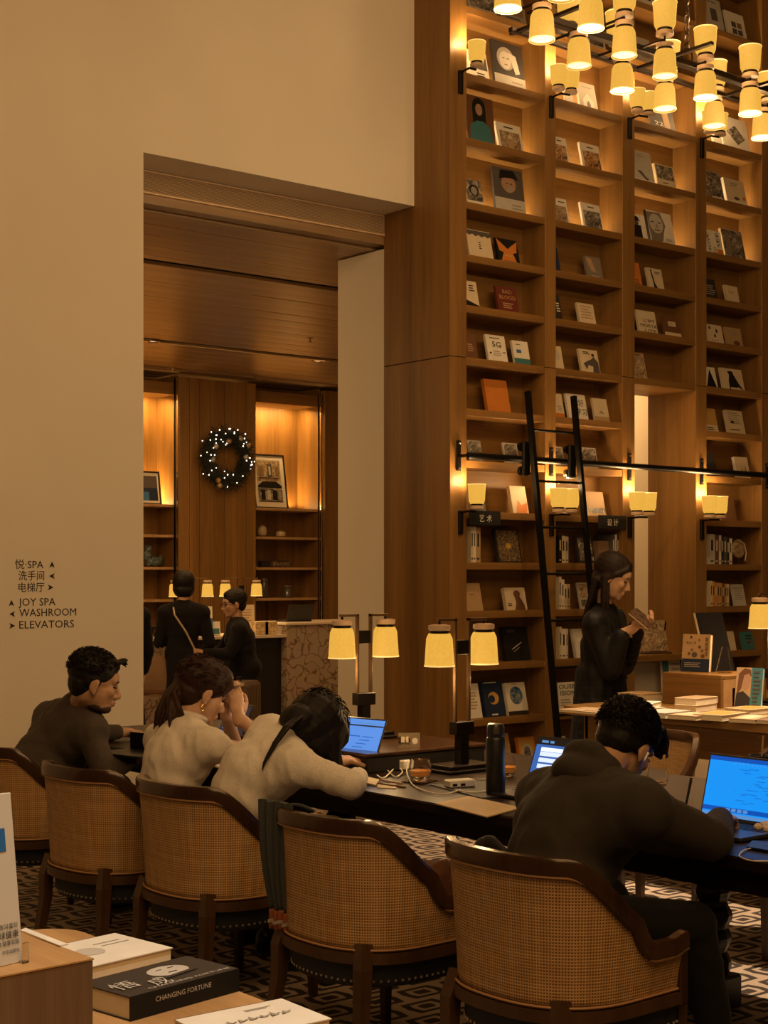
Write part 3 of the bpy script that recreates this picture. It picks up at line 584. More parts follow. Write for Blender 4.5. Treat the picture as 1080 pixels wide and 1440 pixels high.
# --- rows of spines
def spines(si, u0, specs, label, dy=.04):
    x = onY(u0, HV-(SZ(si)-EYE)*F*comp(u0)[1]/(YB+dy), YB+dy).x
    for j, (t, h, col, name) in enumerate(specs):
        b = .002; cm = cmat(C[col])
        mb = MB().box((0, 0, 0), (b, .15, h)).box((t-b-.0006, 0, 0), (t-.0006, .15, h)).box((0, -.001, 0), (t-.0006, b, h))
        o = mb.build('book', cm); o.location = (x, YB+dy, SZ(si)+.0012)
        MB().box((b, b, .003), (t-b-.0006, .147, h-.003)).build('pages', PAPER, o)
        lc = 'ink' if col in ('white', 'cream', 'tan', 'lgrey', 'gold') else 'cream'
        MB().box((t*.3, -.0018, h*.45), (t*.65, -.001, h*.82)).box((t*.25, -.0018, h*.08), (t*.7, -.001, h*.13)).build('spine_lettering', cmat(C[lc]), o)
        tag(o, name+' '+label, 'book', 'books standing spine out on the big bookcase'); x += t
spines(10, 662, [(.026, .25, 'cream', 'cream spine, leftmost of three'), (.022, .25, 'white', 'white spine, middle of three'), (.044, .245, 'tan', 'patterned tan spine, right of three')], 'under the art sign')
spines(10, 785.5, [(.034, .205, 'black', 'black spine with white lettering'), (.034, .2, 'cream', 'cream spine next to the black one'), (.034, .195, 'lgrey', 'grey spine ending the short row')], 'between the ladder uprights')
spines(10, 861, [(.03, .22, 'dgrey', 'dark grey spine'), (.022, .22, 'white', 'white spine second from left'), (.02, .215, 'dark', 'black spine third from left'), (.025, .21, 'navy', 'navy spine at the right end')], 'under the design sign')
spines(11, 786, [(.026, .24, 'cream', 'tall cream spine'), (.03, .22, 'white', 'white spine, second'), (.03, .185, 'cream', 'short cream spine'), (.03, .185, 'tan', 'short tan spine at the end')], 'left of the ladder foot, standing upright')
spines(12, 786.5, [(.025, .235, 'cream', 'thin cream spine, leftmost'), (.045, .22, 'white', 'wide white spine'), (.022, .22, 'cream', 'thin cream spine, rightmost')], 'left of the dark coat')
spines(10, 997.5, [(.07, .24, 'lgrey', 'wide pale grey spine'), (.05, .235, 'brown', 'brown patterned spine'), (.03, .235, 'white', 'slim white spine'), (.028, .23, 'navy', 'navy spine'), (.045, .225, 'dgrey', 'dark ornament spine'), (.03, .215, 'dark', 'black spine'), (.035, .21, 'white', 'white spine at the right end')], 'below the rightmost twin wall lamp')
spines(11, 999, [(.026, .205, 'cream', 'cream first spine'), (.03, .20, 'gold', 'yellow second spine'), (.03, .19, 'orange', 'orange third spine'), (.03, .19, 'tan', 'tan fourth spine'), (.03, .185, 'gold', 'yellow fifth spine'), (.03, .185, 'brown', 'brown sixth spine'), (.03, .18, 'tan', 'tan seventh spine'), (.03, .18, 'cream', 'cream last spine')], 'in the warm coloured row of the fourth bay')
fan = tag(empty('ornate_fan', (onY(1041, 770, YB+.08).x, YB+.1, SZ(10)+.001)), 'round tan ornament with hanging tassel beside the white spine', 'ornament')
MB().lathe([(.0, -.008), (.075, -.008), (.08, 0), (.075, .008), (0, .008)], n=24, cap=False, M=Matrix.Translation((0, 0, .13)) @ Matrix.Rotation(PI/2, 4, 'X')).build('disc', ART['sepia'], fan, True)
MB().tube([(.0, -.01, .2), (.06, -.015, .17), (.085, -.015, .1), (.07, -.015, .03)], .005, 6).build('tassel', cmat(C['cream']), fan)
MB().box((-.02, -.01, 0), (.02, .012, .055)).build('stand', mahog, fan)
# hanging category signs
for u0, u1, body, lb in [(660, 703, '艺 术', 'small black sign reading art in white characters on the first bay shelf edge'), (841, 880, '设 计', 'small black sign reading design in white characters on the second bay shelf edge')]:
    z = SZ(10); Y = YB-.012; v = HV-(z-EYE)*F*comp(u0)[1]/Y
    x0, x1 = onY(u0, v, Y).x, onY(u1, v, Y).x
    # the sign hangs on the shelf that carries the tan books
    zt = SZ(9); s = tag(empty('category_sign', ((x0+x1)/2, Y, zt)), lb, 'sign'); wd = x1-x0
    MB().box((-wd/2, -.008, -.095), (wd/2, .0, .006), b=.001).build('plate', flat('sign_black', (.01, .009, .008), .5), s)
    me = text_mesh(body, .055, flat('sign_white', (.75, .72, .66), .6), align='CENTER'); obj('lettering', me, s, (0, -.0085, -.068), (PI/2, 0, 0))
    MB().box((-.03, 0, .002), (.03, .06, .006)).build('hook', black_iron, s)
# rail and ladder
YR = YB-.10; ZR = 2.40
rail = tag(empty('ladder_rail', (7.03, YR, ZR)), 'long black iron ladder rail running across the bookcase', 'rail')
MB().tube([(0, 0, 0), (4.3, 0, 0)], .023, 12).build('bar', black_iron, rail, True)
for x in (7.03, 7.93, 8.77, 9.62, 10.46):
    br = MB().box((x-7.03-.018, YB-YR-.014, -.10), (x-7.03+.018, YB-YR-.0005, .11), b=.003).tube([(x-7.03, .0, 0), (x-7.03, YB-YR-.012, 0)], .012, 8).build('bracket', black_iron, rail)
    for dz in (-.08, .09): MB().ball((x-7.03, YB-YR-.016, dz), .008, 8).build('bolt', chrome, br)
lad = tag(empty('library_ladder', (7.53, YR-.06, 0)), 'black iron rolling library ladder leaning on its rail', 'ladder')
top, foot = 0.0, -.36
for dx in (0, .46):
    MB().tube([(dx, foot, .03), (dx, top-.012, 2.87)], .027, 4, flat_=.8).build('side_rail', black_iron, lad)
    MB().lathe([(.05, -.012), (.055, -.006), (.055, .006), (.05, .012)], n=18, M=Matrix.Translation((dx, foot, .056)) @ Matrix.Rotation(PI/2, 4, 'Y')).build('wheel', flat('rubber', (.02, .02, .02), .8), lad, True)
    h_ = MB().box((dx-.035, -.01, ZR-.12), (dx+.035, .018, ZR+.12), b=.008).build('roller_hook', black_iron, lad)
    for dz in (-.085, .085): MB().lathe([(.034, -.014), (.036, 0), (.034, .014)], n=16, M=Matrix.Translation((dx, .045, ZR+dz)) @ Matrix.Rotation(PI/2, 4, 'X')).build('roller', chrome if dz < 0 and dx > .1 else black_iron, h_, True)
for k in range(9):
    z = .34+k*.325-.05; y_ = foot+(top-foot)*(z/2.87)
    if k == 7: z = 2.60; y_ = foot+(top-foot)*(z/2.87)
    if k > 7: continue
    MB().tube([(.02, y_, z), (.44, y_, z)], .010, 8).build('rung', black_iron, lad, True)
# ================================================================ LAMPS
def shade_prof(r0, r1, h):    # r0 at the cap end, r1 at the open end; z from 0 (cap end) to -h
    return [(r0*.86, 0), (r0, -.12*h), (r0*1.04, -.16*h), (r1, -h)]
def add_shade(parent, x, y, z, up=False, s=1.0):
    M = Matrix.Translation((x, y, z)) @ (Matrix.Rotation(PI, 4, 'X') if up else Matrix.Identity(4)) @ Matrix.Scale(s, 4)
    a = MB().lathe(shade_prof(.053, .0625, .135), n=24, cap=False, M=M)
    a.lathe([(.0631, -.135), (.0605, -.135)], n=24, cap=False, M=M)
    sh = a.build('lamp_shade', shade, parent, True)
    MB().lathe([(.0638, -.131), (.0645, -.134), (.0635, -.137), (.060, -.1365)], n=24, cap=False, M=M).build('shade_rim', shade_trim, sh, True)
    MB().lathe([(.058, -.128), (.0, -.126)], n=20, cap=False, M=M).build('diffuser', bulb, sh, True)
    cp = MB().lathe([(.036, -.002), (.038, .012), (.046, .016), (.046, .034), (.028, .038)], n=24, M=M).build('lamp_cap', ceramic, parent, True)
    MB().lathe([(.040, .0005), (.0415, .006), (.040, .012)], n=20, cap=False, M=M).build('collar', iron, cp, True)
    return sh
def sconce(x, z, n, label, pw):
    s = tag(empty('wall_lamp', (x, YB, z)), label, 'lamp', 'wall lamps on the bookcase uprights')
    MB().box((-.018, -.022, -.10), (.018, -.0005, .06), b=.003).build('wall_plate', iron, s)
    MB().tube([(0, -.02, .05), (0, -.10, .055), (.075, -.12, .055)] if n == 2 else [(0, -.02, .05), (0, -.10, .055), (.06, -.10, .055)], .008, 8).build('arm', iron, s, True)
    for dx in ((-.035, .095) if n == 2 else (.055,)):
        add_shade(s, dx, -.115, .105, True)
        point('wall_lamp_bulb', (x+dx, YB-.09, z+.27), pw*1.5, (1, .60, .26), .03)
UPX = [7.045, 7.93, 8.77, 9.62]
for i, x in enumerate(UPX):
    o_ = ['first upright, beside the cream wall', 'second upright', 'third upright', 'fourth upright, far right']
    sconce(x, 5.00, 1 if i == 0 else 2, ('single' if i == 0 else 'twin') + ' cream wall lamp, upper row, on the '+o_[i], 2.6)
    sconce(x, 1.965, 1 if i == 0 else 2, ('single' if i == 0 else 'twin') + ' cream wall lamp, lower row, on the '+o_[i], 2.2)
def table_lamp(x, y, z0, ztop, label, s=1.0, half=.125, power=2.0, group='tall twin shade table lamps'):
    t = tag(empty('table_lamp', (x, y, z0)), label, 'lamp', group); H = ztop-z0
    MB().box((-.15*s, -.10*s, 0), (.15*s, .10*s, .012), b=.002).box((-.12*s, -.075*s, .012), (.12*s, .075*s, .028), b=.002).build('base', iron, t)
    MB().box((-.024*s, -.02*s, .028), (.024*s, .02*s, .17*s), b=.002).box((-.05*s, -.024*s, .15*s), (.05*s, .024*s, .205*s), b=.002).build('post', iron, t)
    for sx in (-1, 1):
        MB().box((sx*.038*s-.006, -.008, .19*s), (sx*.038*s+.006, .008, H), b=.001).box((min(sx*.032*s, sx*(half+.012)), -.008, H-.012), (max(sx*.032*s, sx*(half+.012)), .008, H), b=.001).build('rod', brass, t)
        add_shade(t, sx*half, 0, H-.062*s, False, s)
        MB().lathe([(.006, H-.03*s), (.006, H-.005)], n=8, c=(sx*half, 0, 0)).build('hanger', iron, t)
        point('table_lamp_bulb', (x+sx*half, y, ztop-.26*s), power, (1, .62, .28), .03)
    MB().box((-.034*s, -.010, H*.76), (.034*s, .010, H*.76+.06*s), b=.002).build('clamp', iron, t)
    return t
table_lamp(4.30, 5.455, .842, 1.405, 'twin shade table lamp in the middle of the table, behind the sweater woman\'s laptop')
table_lamp(4.30, 4.79, .762, 1.40, 'twin shade table lamp standing on the open table top by the black bottle')
table_lamp(7.15, 5.33, .852, 1.48, 'twin shade lamp on the book display table at the right picture edge')
# chandelier
ch = tag(empty('chandelier', (6.3, 5.38, 4.335)), 'large dark iron chandelier with rows of glowing cream shades pointing up and down', 'chandelier')
def loc(p): return (p.x-6.3, p.y-5.38, p.z-4.335)
iron_bar = flat('chandelier_iron', (.03, .018, .010), .35, .8)
MB().box((-.95, -.025, -.018), (1.55, .025, .018), b=.004).build('main_bar', iron_bar, ch)
MB().box((-.95, .20, -.012), (1.55, .23, .012), b=.003).build('rear_bar', iron_bar, ch)
for x in (-.9, .0, .75, 1.5): MB().box((x-.012, -.3, -.008), (x+.012, .26, .008)).build('cross_bar', iron_bar, ch)
DOWN = [(714, -8), (790, -24), (762, 37), (831, 20), (814, 75), (878, 60), (875, 110), (935, 90), (935, 137), (992, 120), (1004, 162), (1055, 143), (1072, 178)]
UPL = [(878, -4), (935, 22), (992, 58), (1055, 83), (941, 78), (1007, 104), (1080, 120), (868, 36), (800, 14)]
for lst, zc, upw in ((DOWN, 4.21, False), (UPL, 4.457, True)):
    for u, v in lst:
        p = atD(u, v, (zc-EYE)*F/(HV-v)); q = loc(p)
        zz = q[2]+(.068 if not upw else -.068)
        add_shade(ch, q[0], q[1], zz, upw)
        MB().tube([(q[0], q[1], zz+(.03 if not upw else -.03)), (q[0], q[1], 0), (q[0], .0 if q[1] < 0 else .215, 0)], .0075, 6).build('arm', iron_bar, ch)
for u, v in DOWN[::3]+[(1055, 143)]:
    p = atD(u, v, (4.21-EYE)*F/(HV-v)); point('chandelier_bulb', (p.x, p.y, p.z-.12), 7, (1, .62, .28), .05)
for u, v in UPL[:4]:
    p = atD(u, v, (4.457-EYE)*F/(HV-v)); point('chandelier_bulb', (p.x, p.y, p.z+.12), 4, (1, .62, .28), .05)
px = onY(966, 80, 5.38).x-6.3
for k in range(34):
    M = Matrix.Translation((px, 0, .09+k*.052)) @ Matrix.Rotation(PI/2*(k % 2), 4, 'Z')
    ring = [M @ Vector((.014*math.cos(a), 0, .03*math.sin(a))) for a in [2*PI*j/10 for j in range(11)]]
    if k == 0: lk = MB().tube(ring, .0045, 5, cap=False).build('chain_link', iron_bar, ch); la = lk
    elif k == 1: lk2 = MB().tube(ring, .0045, 5, cap=False).build('chain_link', iron_bar, ch)
    else: o = (lk if k % 2 == 0 else lk2).copy(); COL.objects.link(o); o.location = (0, 0, .052*(k if k % 2 == 0 else k-1))
MB().tube([Vector((px+.045*math.cos(a), 0, .045+.045*math.sin(a))) for a in [2*PI*j/20 for j in range(21)]], .006, 6, cap=False).build('hanging_ring', iron_bar, ch)

# ================================================================ LOBBY BEYOND THE OPENING
YL = 15.5
def lx(u, Y=YL): return onY(u, 800, Y).x
cab = tag(empty('lobby_cabinet', (lx(203), YL, 0)), 'tall oak wall cabinet with lit niches and shelves in the lobby', 'cabinet')
x0 = cab.location.x
LS = [2.41, 2.055, 1.678, 1.30, .93]
def niche(ua, ub, side):
    a, b = lx(ua)-x0, lx(ub)-x0
    MB().box((a-.4*(side == 'l'), .44, .0), (b, .46, 3.93)).build('back_panel', oak_z, cab)
    MB().box((b, .0, 0), (b+.035, .46, 3.93)).build('side_panel', oak_z, cab)
    MB().box((a-.4*(side == 'l'), .0, 3.70), (b, .44, 3.745)).box((a-.4*(side == 'l'), .0, 3.745), (b, .02, 3.84)).build('lintel_board', oak_x, cab)
    for z in LS:
        MB().box((a-.4*(side == 'l'), 0, z-.032), (b, .44, z), b=.002).build('shelf', oak_light, cab)
    MB().box(((a+b)/2-.01-(.0 if side == 'r' else .1), .40, .95), ((a+b)/2+.01-(.0 if side == 'r' else .1), .44, 1.27)).build('upright', oak_z, cab)
    area('niche_light', (x0+(a+b)/2-.1*(side == 'l'), YL+.2, 3.68), (abs(b-a)*.8, .2), 9, (1, .58, .19), (0, .2, -1))
    area('niche_floor_light', (x0+(a+b)/2, YL+.36, 2.43), (abs(b-a)*.8, .03), 8, (1, .58, .19), (0, -.15, 1))
niche(203, 248, 'l'); niche(360, 447, 'r')
# panelled pier with the wreath, seven boards
a, b = lx(252, 15.38)-x0, lx(360, 15.38)-x0; ws = [.13, .13, .14, .18, .17, .12, .13]; tot = sum(ws); xx = a; oak_lobby = wood('oak_lobby', OAK1, OAK2, 'z')
for k, w_ in enumerate(ws):
    w1 = (b-a)*w_/tot; MB().box((xx+.003, -.12, 0), (xx+w1-.003, -.04+.0, 3.90), b=.002).build('door_board', oak_z, cab); xx += w1
MB().box((a, -.04, 0), (b, -.0, 3.9)).build('door_backing', flat('slot_black', (0, 0, 0)), cab)
a2 = lx(457, 15.38)-x0
for k in range(3): MB().box((a2+k*.34+.003, -.12, 0), (a2+(k+1)*.34-.003, -.0, 3.90), b=.002).build('door_board', oak_z, cab)
for u in (249.5, 451):
    xx = lx(u, 15.42)-x0
    for dx in (-.03, .0, .03): MB().box((xx+dx-.006, -.10+abs(dx), .95), (xx+dx+.006, -.07, 3.86)).build('glass_door_edge', chrome if dx == 0 else brass, cab)
# things in the niches
def onshelf(u, z, dy=.2): return (lx(u, YL+dy), YL+dy, z+.001)
def frame_pic(u, z, wd, h, label, kind, tilt=9):
    p = onshelf(u, z, .16); f = tag(empty('framed_picture', p, rot=(-math.radians(tilt), 0, 0)), label, 'picture'); t = .02
    fm = flat('picture_frame_black', (.012, .01, .009), .4)
    MB().box((-wd/2, 0, 0), (wd/2, t, t)).box((-wd/2, 0, h-t), (wd/2, t, h)).box((-wd/2, 0, t), (-wd/2+t, t, h-t)).box((wd/2-t, 0, t), (wd/2, t, h-t)).build('frame', fm, f)
    MB().box((-wd/2+t, .008, t), (wd/2-t, .018, h-t)).build('mat_board', cmat(C['white']), f)
    s = []
    if kind == 'street':
        s = [('r', .12, .12, .86, .9, 'lgrey'), ('r', .14, .5, .84, .88, 'sepia'), ('r', .46, .58, .6, .82, 'dgrey'), ('r', .5, .62, .56, .78, 'lgrey'), ('r', .2, .6, .34, .78, 'mid'), ('r', .7, .6, .8, .78, 'mid'), ('p', [(.14, .42), (.3, .5), (.7, .5), (.86, .42), (.86, .38), (.14, .38)], 'black'),
             ('r', .14, .14, .86, .37, 'mono'), ('r', .22, .16, .34, .34, 'black'), ('r', .4, .16, .5, .34, 'lgrey'), ('r', .56, .16, .7, .34, 'black'), ('r', .74, .16, .82, .33, 'grey'), ('l', .2, .8, .57, 1, .03, 'ink'), ('r', .12, .12, .86, .135, 'black')]
    else: s = [('r', .1, .12, .9, .86, 'dgrey'), ('r', .1, .12, .9, .5, 'navy'), ('r', .3, .12, .6, .38, 'blue')]
    pm, mats = print_mesh(s, wd, h); pm.build('print', mats, f, loc=(0, .0085, 0)); return f
frame_pic(383, 2.41, .50, .69, 'framed black and white street picture leaning in the bright right niche', 'street')
frame_pic(207, 2.41, .40, .40, 'framed dark blue picture leaning in the left niche', 'blue')
def vase(u, z, prof, m, name, label, cat, sq=1):
    o = MB().lathe(prof, n=20).build(name, m, None, True); o.location = onshelf(u, z); o.scale = (1, sq, 1); return tag(o, label, cat)
gourd = flat('glazed_ivory', (.55, .44, .28), .25); glass_d = flat('smoky_glass', (.16, .13, .10), .08, trans=.5)
def gour(r, h): return [(r*.3, 0), (r*.85, h*.15), (r, h*.45), (r*.85, h*.8), (r*.35, h*.97), (r*.08, h)]
vase(369, 2.055, gour(.058, .145), gourd, 'gourd', 'taller round ivory gourd on the shelf below the street picture', 'ornament')
vase(395, 2.055, gour(.065, .085), gourd, 'gourd', 'low round ivory gourd on the shelf below the street picture', 'ornament')
def jar(u, r, h, lb):
    j = tag(empty('glass_jar', onshelf(u, 1.30)), lb, 'jar')
    MB().lathe([(r*.8, 0), (r, h*.06), (r, h*.72), (r*.7, h*.82), (r*.7, h*.86)], n=20, cap=True).build('body', glass_d, j, True)
    MB().lathe([(r*.76, h*.86), (r*.78, h*.97), (r*.4, h)], n=20).build('lid', flat('dull_lid', (.22, .18, .13), .4, .5), j, True)
jar(371, .06, .245, 'tall smoky glass jar with a lid on the cabinet shelf'); jar(404, .07, .155, 'short smoky glass jar with a lid on the cabinet shelf')
bk = tag(empty('basket', onshelf(393, 1.678)), 'long dark woven basket on the cabinet shelf above the jars', 'basket')
MB().box((-.14, -.08, 0), (.14, .08, .075), b=.02).build('body', noise_art('basket_weave', [(.4, (.03, .018, .01)), (.6, (.28, .19, .10))], 60), bk)
MB().tube([(-.14+.28*(j % 2), 0, 0) if False else (.13*math.cos(a), .075*math.sin(a), .08) for j, a in enumerate([2*PI*q/16 for q in range(17)])], .008, 6, cap=False).build('rim', mahog_leg, bk)
bx_ = MB().box((-.06, -.05, 0), (.06, .05, .08), b=.01).build('box', cmat(C['dark'])); bx_.location = onshelf(371, 1.678); tag(bx_, 'small dark box left of the woven basket', 'box')
st = tag(empty('figurine', onshelf(213, 1.678, .22)), 'mottled blue grey animal figurine on the left niche shelf', 'figurine')
stm = noise_art('blue_glaze', [(.4, (.03, .045, .05)), (.6, (.16, .22, .22))], 40)
MB().ball((-.06, 0, .13), (.055, .05, .075)).ball((-.05, -.01, .21), (.045, .04, .045)).ball((.03, 0, .065), (.11, .06, .06)).ball((.12, 0, .08), (.03, .03, .06)).ball((-.07, -.03, .03), (.03, .05, .03)).build('body', stm, st, True)
MB().ball((-.09, -.02, .24), (.012, .01, .022), 8).ball((-.02, -.02, .24), (.012, .01, .022), 8).build('ears', stm, st, True)
# wreath
wc = onY(315, 645, 15.38-.07); wr = tag(empty('christmas_wreath', tuple(wc)), 'dark green wreath with small lights and baubles hanging on the oak panel', 'wreath')
fol = MB(); R0 = .27
for k in range(1500):
    a = rnd.uniform(0, 2*PI); q = rnd.uniform(0, 2*PI); rr = .115*math.sqrt(rnd.random())
    c = Vector(((R0+rr*math.cos(q))*math.cos(a), -.055+.055*math.sin(q)-.01, (R0+rr*math.cos(q))*math.sin(a)))
    d = Vector((rnd.gauss(0, 1), rnd.gauss(0, .5)-.3, rnd.gauss(0, 1))).normalized()*rnd.uniform(.04, .085)
    n = d.cross(Vector((0, 1, .2))).normalized()*.006
    if (c+d).y > .05: continue
    fol.add([c-n, c+n, c+d], [(0, 1, 2)])
tag(fol.build('fir_needles', flat('fir_green', (.010, .014, .008), .7), wr), kind='stuff')
MB().tube([(R0*math.cos(a), -.05, R0*math.sin(a)) for a in [2*PI*j/28 for j in range(29)]], .065, 10, cap=False).build('ring', flat('fir_core', (.008, .009, .006), .9), wr, True)
fl = MB()
for k in range(52):
    a = rnd.uniform(0, 2*PI); rr = R0+rnd.uniform(-.12, .13); fl.ball((rr*math.cos(a), -.125+abs(rr-R0)*.4, rr*math.sin(a)), rnd.uniform(.006, .0095), 6)
tag(fl.build('fairy_lights', flat('fairy_light', (1, .8, .5), .5, emit=(1, .86, .60), es=2.5), wr), kind='stuff')
for k, (ax, az, col) in enumerate([(-.15, -.27, 'tan'), (.04+.12, .24, 'lgrey'), (-.18, .13, 'lgrey'), (-.22, -.03, 'grey'), (.24, .02, 'lgrey'), (.27, .16, 'tan'), (0, .2, 'tan'), (-.13, -.33, 'tan')]):
    MB().ball((ax, -.11, az), .035, 12).build('bauble', flat('bauble_'+col, C[col], .25, .4), wr, True)
MB().tube([(-.02, -.06, -.3), (-.12, -.07, -.41)], .006, 5).build('twig', mahog_leg, wr)
# reception counter
cf = onZ(385, 878, 1.08); rd = tag(empty('reception_desk', (cf.x, 12.58, 0)), 'reception desk with veined marble pedestals and a dark kneehole', 'desk')
cx0 = cf.x
MB().box((0, 0, .07), (1.9, .75, 1.075), b=.004).build('marble_pedestal', marble, rd)
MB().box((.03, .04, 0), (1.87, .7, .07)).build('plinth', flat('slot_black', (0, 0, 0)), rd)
MB().box((-.02, -.02, 1.076), (1.92, .77, 1.10), b=.003).build('top_slab', flat('pale_stone', (.62, .52, .40), .3, var=.1), rd)
lxx = onZ(262, 893, .98).x-cx0; llx = onZ(203, 888, .98).x-cx0-1.2
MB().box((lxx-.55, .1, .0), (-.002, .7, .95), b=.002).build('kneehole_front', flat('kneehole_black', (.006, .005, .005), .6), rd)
MB().box((llx, .04, .07), (lxx-.55, .7, .95), b=.004).build('marble_pedestal', marble, rd)
MB().box((llx-.02, 0, .955), (-.004, .75, .985), b=.003).build('desk_top', flat('pale_stone', (.6, .5, .4)), rd)
ZD = .987
def ondesk(u, dy, z=ZD): 
    Y = 12.58+dy; return (onY(u, 880, Y).x, Y, z)
for u, lb in ((269, 'twin shade lamp on the reception desk behind the standing woman in black'), (339, 'twin shade lamp on the reception desk behind the leaning man')):
    p = ondesk(u, .45); table_lamp(p[0], p[1], ZD, 1.555, lb, .95, .19, 1.4, 'twin shade lamps on the reception desk')
lp = tag(empty('laptop', ondesk(413, .4, 1.101)), 'closed back of a black laptop on the marble counter', 'laptop')
MB().box((-.16, -.1, 0), (.16, .1, .014), b=.003).build('keyboard_base', black_iron, lp)
MB().box((-.16, 0, 0), (.16, .008, .17), b=.002).build('lid', flat('laptop_black', (.012, .011, .012), .35), lp, loc=(0, -.1, .014), rot=(math.radians(16), 0, 0))
for u, w_, lb in ((364, .17, 'left pale marbled box on the reception desk'), (377, .17, 'right pale marbled box beside the marble counter')):
    o = MB().box((-w_/2*.9, -.06, 0), (w_/2*.9, .06, .13), b=.003).build('box', noise_art('pale_marble_box', [(.4, (.45, .30, .14)), (.6, (.8, .62, .36))], 30)); o.location = ondesk(u, .08); tag(o, lb, 'box')  # pale mottled tan for both boxes
for u, wd, h, c, lb, sp in ((348, .17, .30, 'cream', 'cream menu card standing on the reception desk behind the man', [('l', .15, .85, .85, 7, .09, 'tan')]), (291, .13, .29, 'blue', 'blue and white leaflet stand between the two people at the desk', [('r', 0, .6, 1, 1, 'white'), ('r', .1, .2, .9, .5, 'teal')]), (304, .09, .14, 'white', 'small white card leaning on the desk near the man\'s face', [('r', .1, .1, .9, .5, 'teal')])):
    o = MB().box((-wd/2, 0, 0), (wd/2, .006, h)).build('card_stand', cmat(C[c])); o.location = ondesk(u, .15); o.rotation_euler = (-.1, 0, -.2)
    pm, mats = print_mesh(sp, wd, h); pm.build('print', mats, o); MB().box((-wd/2, 0, 0), (wd/2, .06, .006)).build('foot', cmat(C[c]), o); tag(o, lb, 'card')
mo = tag(empty('monitor', ondesk(212, .4)), 'low black monitor on the left end of the reception desk', 'monitor')
MB().box((-.22, 0, .01), (.22, .02, .10), b=.003).build('screen_back', black_iron, mo); MB().box((-.08, -.06, 0), (.08, .08, .01)).build('foot', black_iron, mo)
# suitcase
sc_ = onZ(338, 1035, 0) if False else atD(340, 1000, 13.3); su = tag(empty('suitcase', (sc_.x, sc_.y, 0), AZ-PI/2-.25), 'ribbed bronze hard shell suitcase standing in front of the reception desk', 'suitcase')
sm = flat('suitcase_shell', (.16, .11, .075), .35, .5)
k = MB().box((-.115, -.20, .06), (.115, .20, .66), b=.03)
k.build('shell', sm, su)
for j in range(5): MB().box((-.121, -.15+j*.075-.01, .1), (.121, -.15+j*.075+.01, .62), b=.004).build('rib', sm, su)
for q in (.5, .2): MB().box((.0, -.206, q), (.05, -.198, q+.07), b=.003).build('latch', brass, su)
MB().tube([(.02, -.2, .27), (.02, -.235, .29), (.02, -.235, .42), (.02, -.2, .44)], .008, 6).build('side_handle', iron, su)
MB().tube([(-.03, -.06, .66), (-.03, -.06, .69), (-.03, .06, .69), (-.03, .06, .66)], .009, 6).build('top_handle', iron, su)
for x_ in (-.08, .08):
    for y_ in (-.16, .16): MB().ball((x_, y_, .03), (.028, .028, .03), 8).build('wheel', black_iron, su)
# tote bag held beside the woman
tb = atD(214, 960, 13.3); bg = tag(empty('tote_bag', (tb.x, tb.y, tb.z-.16), AZ-PI/2), 'tan shopping bag hanging beside the standing woman in black', 'bag')
pts = []
bm_ = MB(); 
prof = [(.15, 0, .05), (.155, .1, .06), (.145, .22, .055), (.11, .32, .035), (.075, .37, .02)]
vs = []; fs = []
for (hw, z, d) in prof:
    for j in range(16):
        a = 2*PI*j/16; vs.append((hw*math.copysign(abs(math.cos(a))**.6, math.cos(a)), d*math.sin(a)+.008*math.sin(5*a+z*30), z))
for i in range(len(prof)-1):
    for j in range(16): fs.append((i*16+j, i*16+(j+1) % 16, (i+1)*16+(j+1) % 16, (i+1)*16+j))
fs.append(list(range(16))[::-1]); bm_.add(vs, fs).build('body', flat('kraft_bag', (.20, .115, .055), .7, var=.3), bg, True)
MB().tube([(-.07, 0, .36), (-.02, 0, .52), (.0, 0, .60), (.03, 0, .52), (.07, 0, .36)], .008, 6).build('handles', flat('kraft_bag', (.2, .12, .06)), bg)
MB().box((-.1, -.064, .03), (.1, -.058, .06)).build('printed_band', cmat(C['brown']), bg)

# ================================================================ WORK TABLE
tx0, tx1, ty0, ty1 = 3.60, 4.90, 1.4, 7.35
wt = tag(empty('work_table', (4.25, 4.4, 0)), 'very long dark wooden reading table with turned legs', 'table')
MB().box((tx0-4.25, ty0-4.4, .72), (tx1-4.25, ty1-4.4, .76), b=.006).build('table_top', black_table, wt)
MB().box((tx0-4.25+.05, ty0-4.4+.05, .645), (tx1-4.25-.05, ty1-4.4-.05, .72)).build('apron', black_table, wt)
def leg(x, y):
    l = MB(); l.box((x-.075, y-.075, 0), (x+.075, y+.075, .12), b=.008).box((x-.075, y-.075, .56), (x+.075, y+.075, .646), b=.008)
    n = 12; rings = 27; vs = []; fs = []
    for i in range(rings):
        z = .12+(.44)*i/(rings-1); r = .048+.020*abs(math.sin(PI*i/5.2))
        for j in range(n): vs.append((x+r*(1+.06*math.cos(3*(2*PI*j/n)+z*30))*math.cos(2*PI*j/n), y+r*(1+.06*math.cos(3*(2*PI*j/n)+z*30))*math.sin(2*PI*j/n), z))
    for i in range(rings-1):
        for j in range(n): fs.append((i*n+j, i*n+(j+1) % n, (i+1)*n+(j+1) % n, (i+1)*n+j))
    l.add(vs, fs); l.build('leg', flat('leg_black', (.010, .007, .005), .35), wt)
for x, y in ((.22, 3.60-4.4), (-.30, 2.0-4.4), (.30, 2.0-4.4), (.30, 6.3-4.4), (-.30, 6.3-4.4), (-.2, 5.3-4.4)): leg(x, y)
rb = tag(empty('cable_box', (4.25, 5.45, .7605)), 'low dark raised box along the middle of the reading table', 'box')
MB().box((-.33, -.5, 0), (.33, .5, .066), b=.003).build('body', flat('box_black', (.008, .006, .005), .5), rb)
MB().box((-.335, -.505, .066), (.335, .505, .081), b=.003).build('lid', mahog, rb)
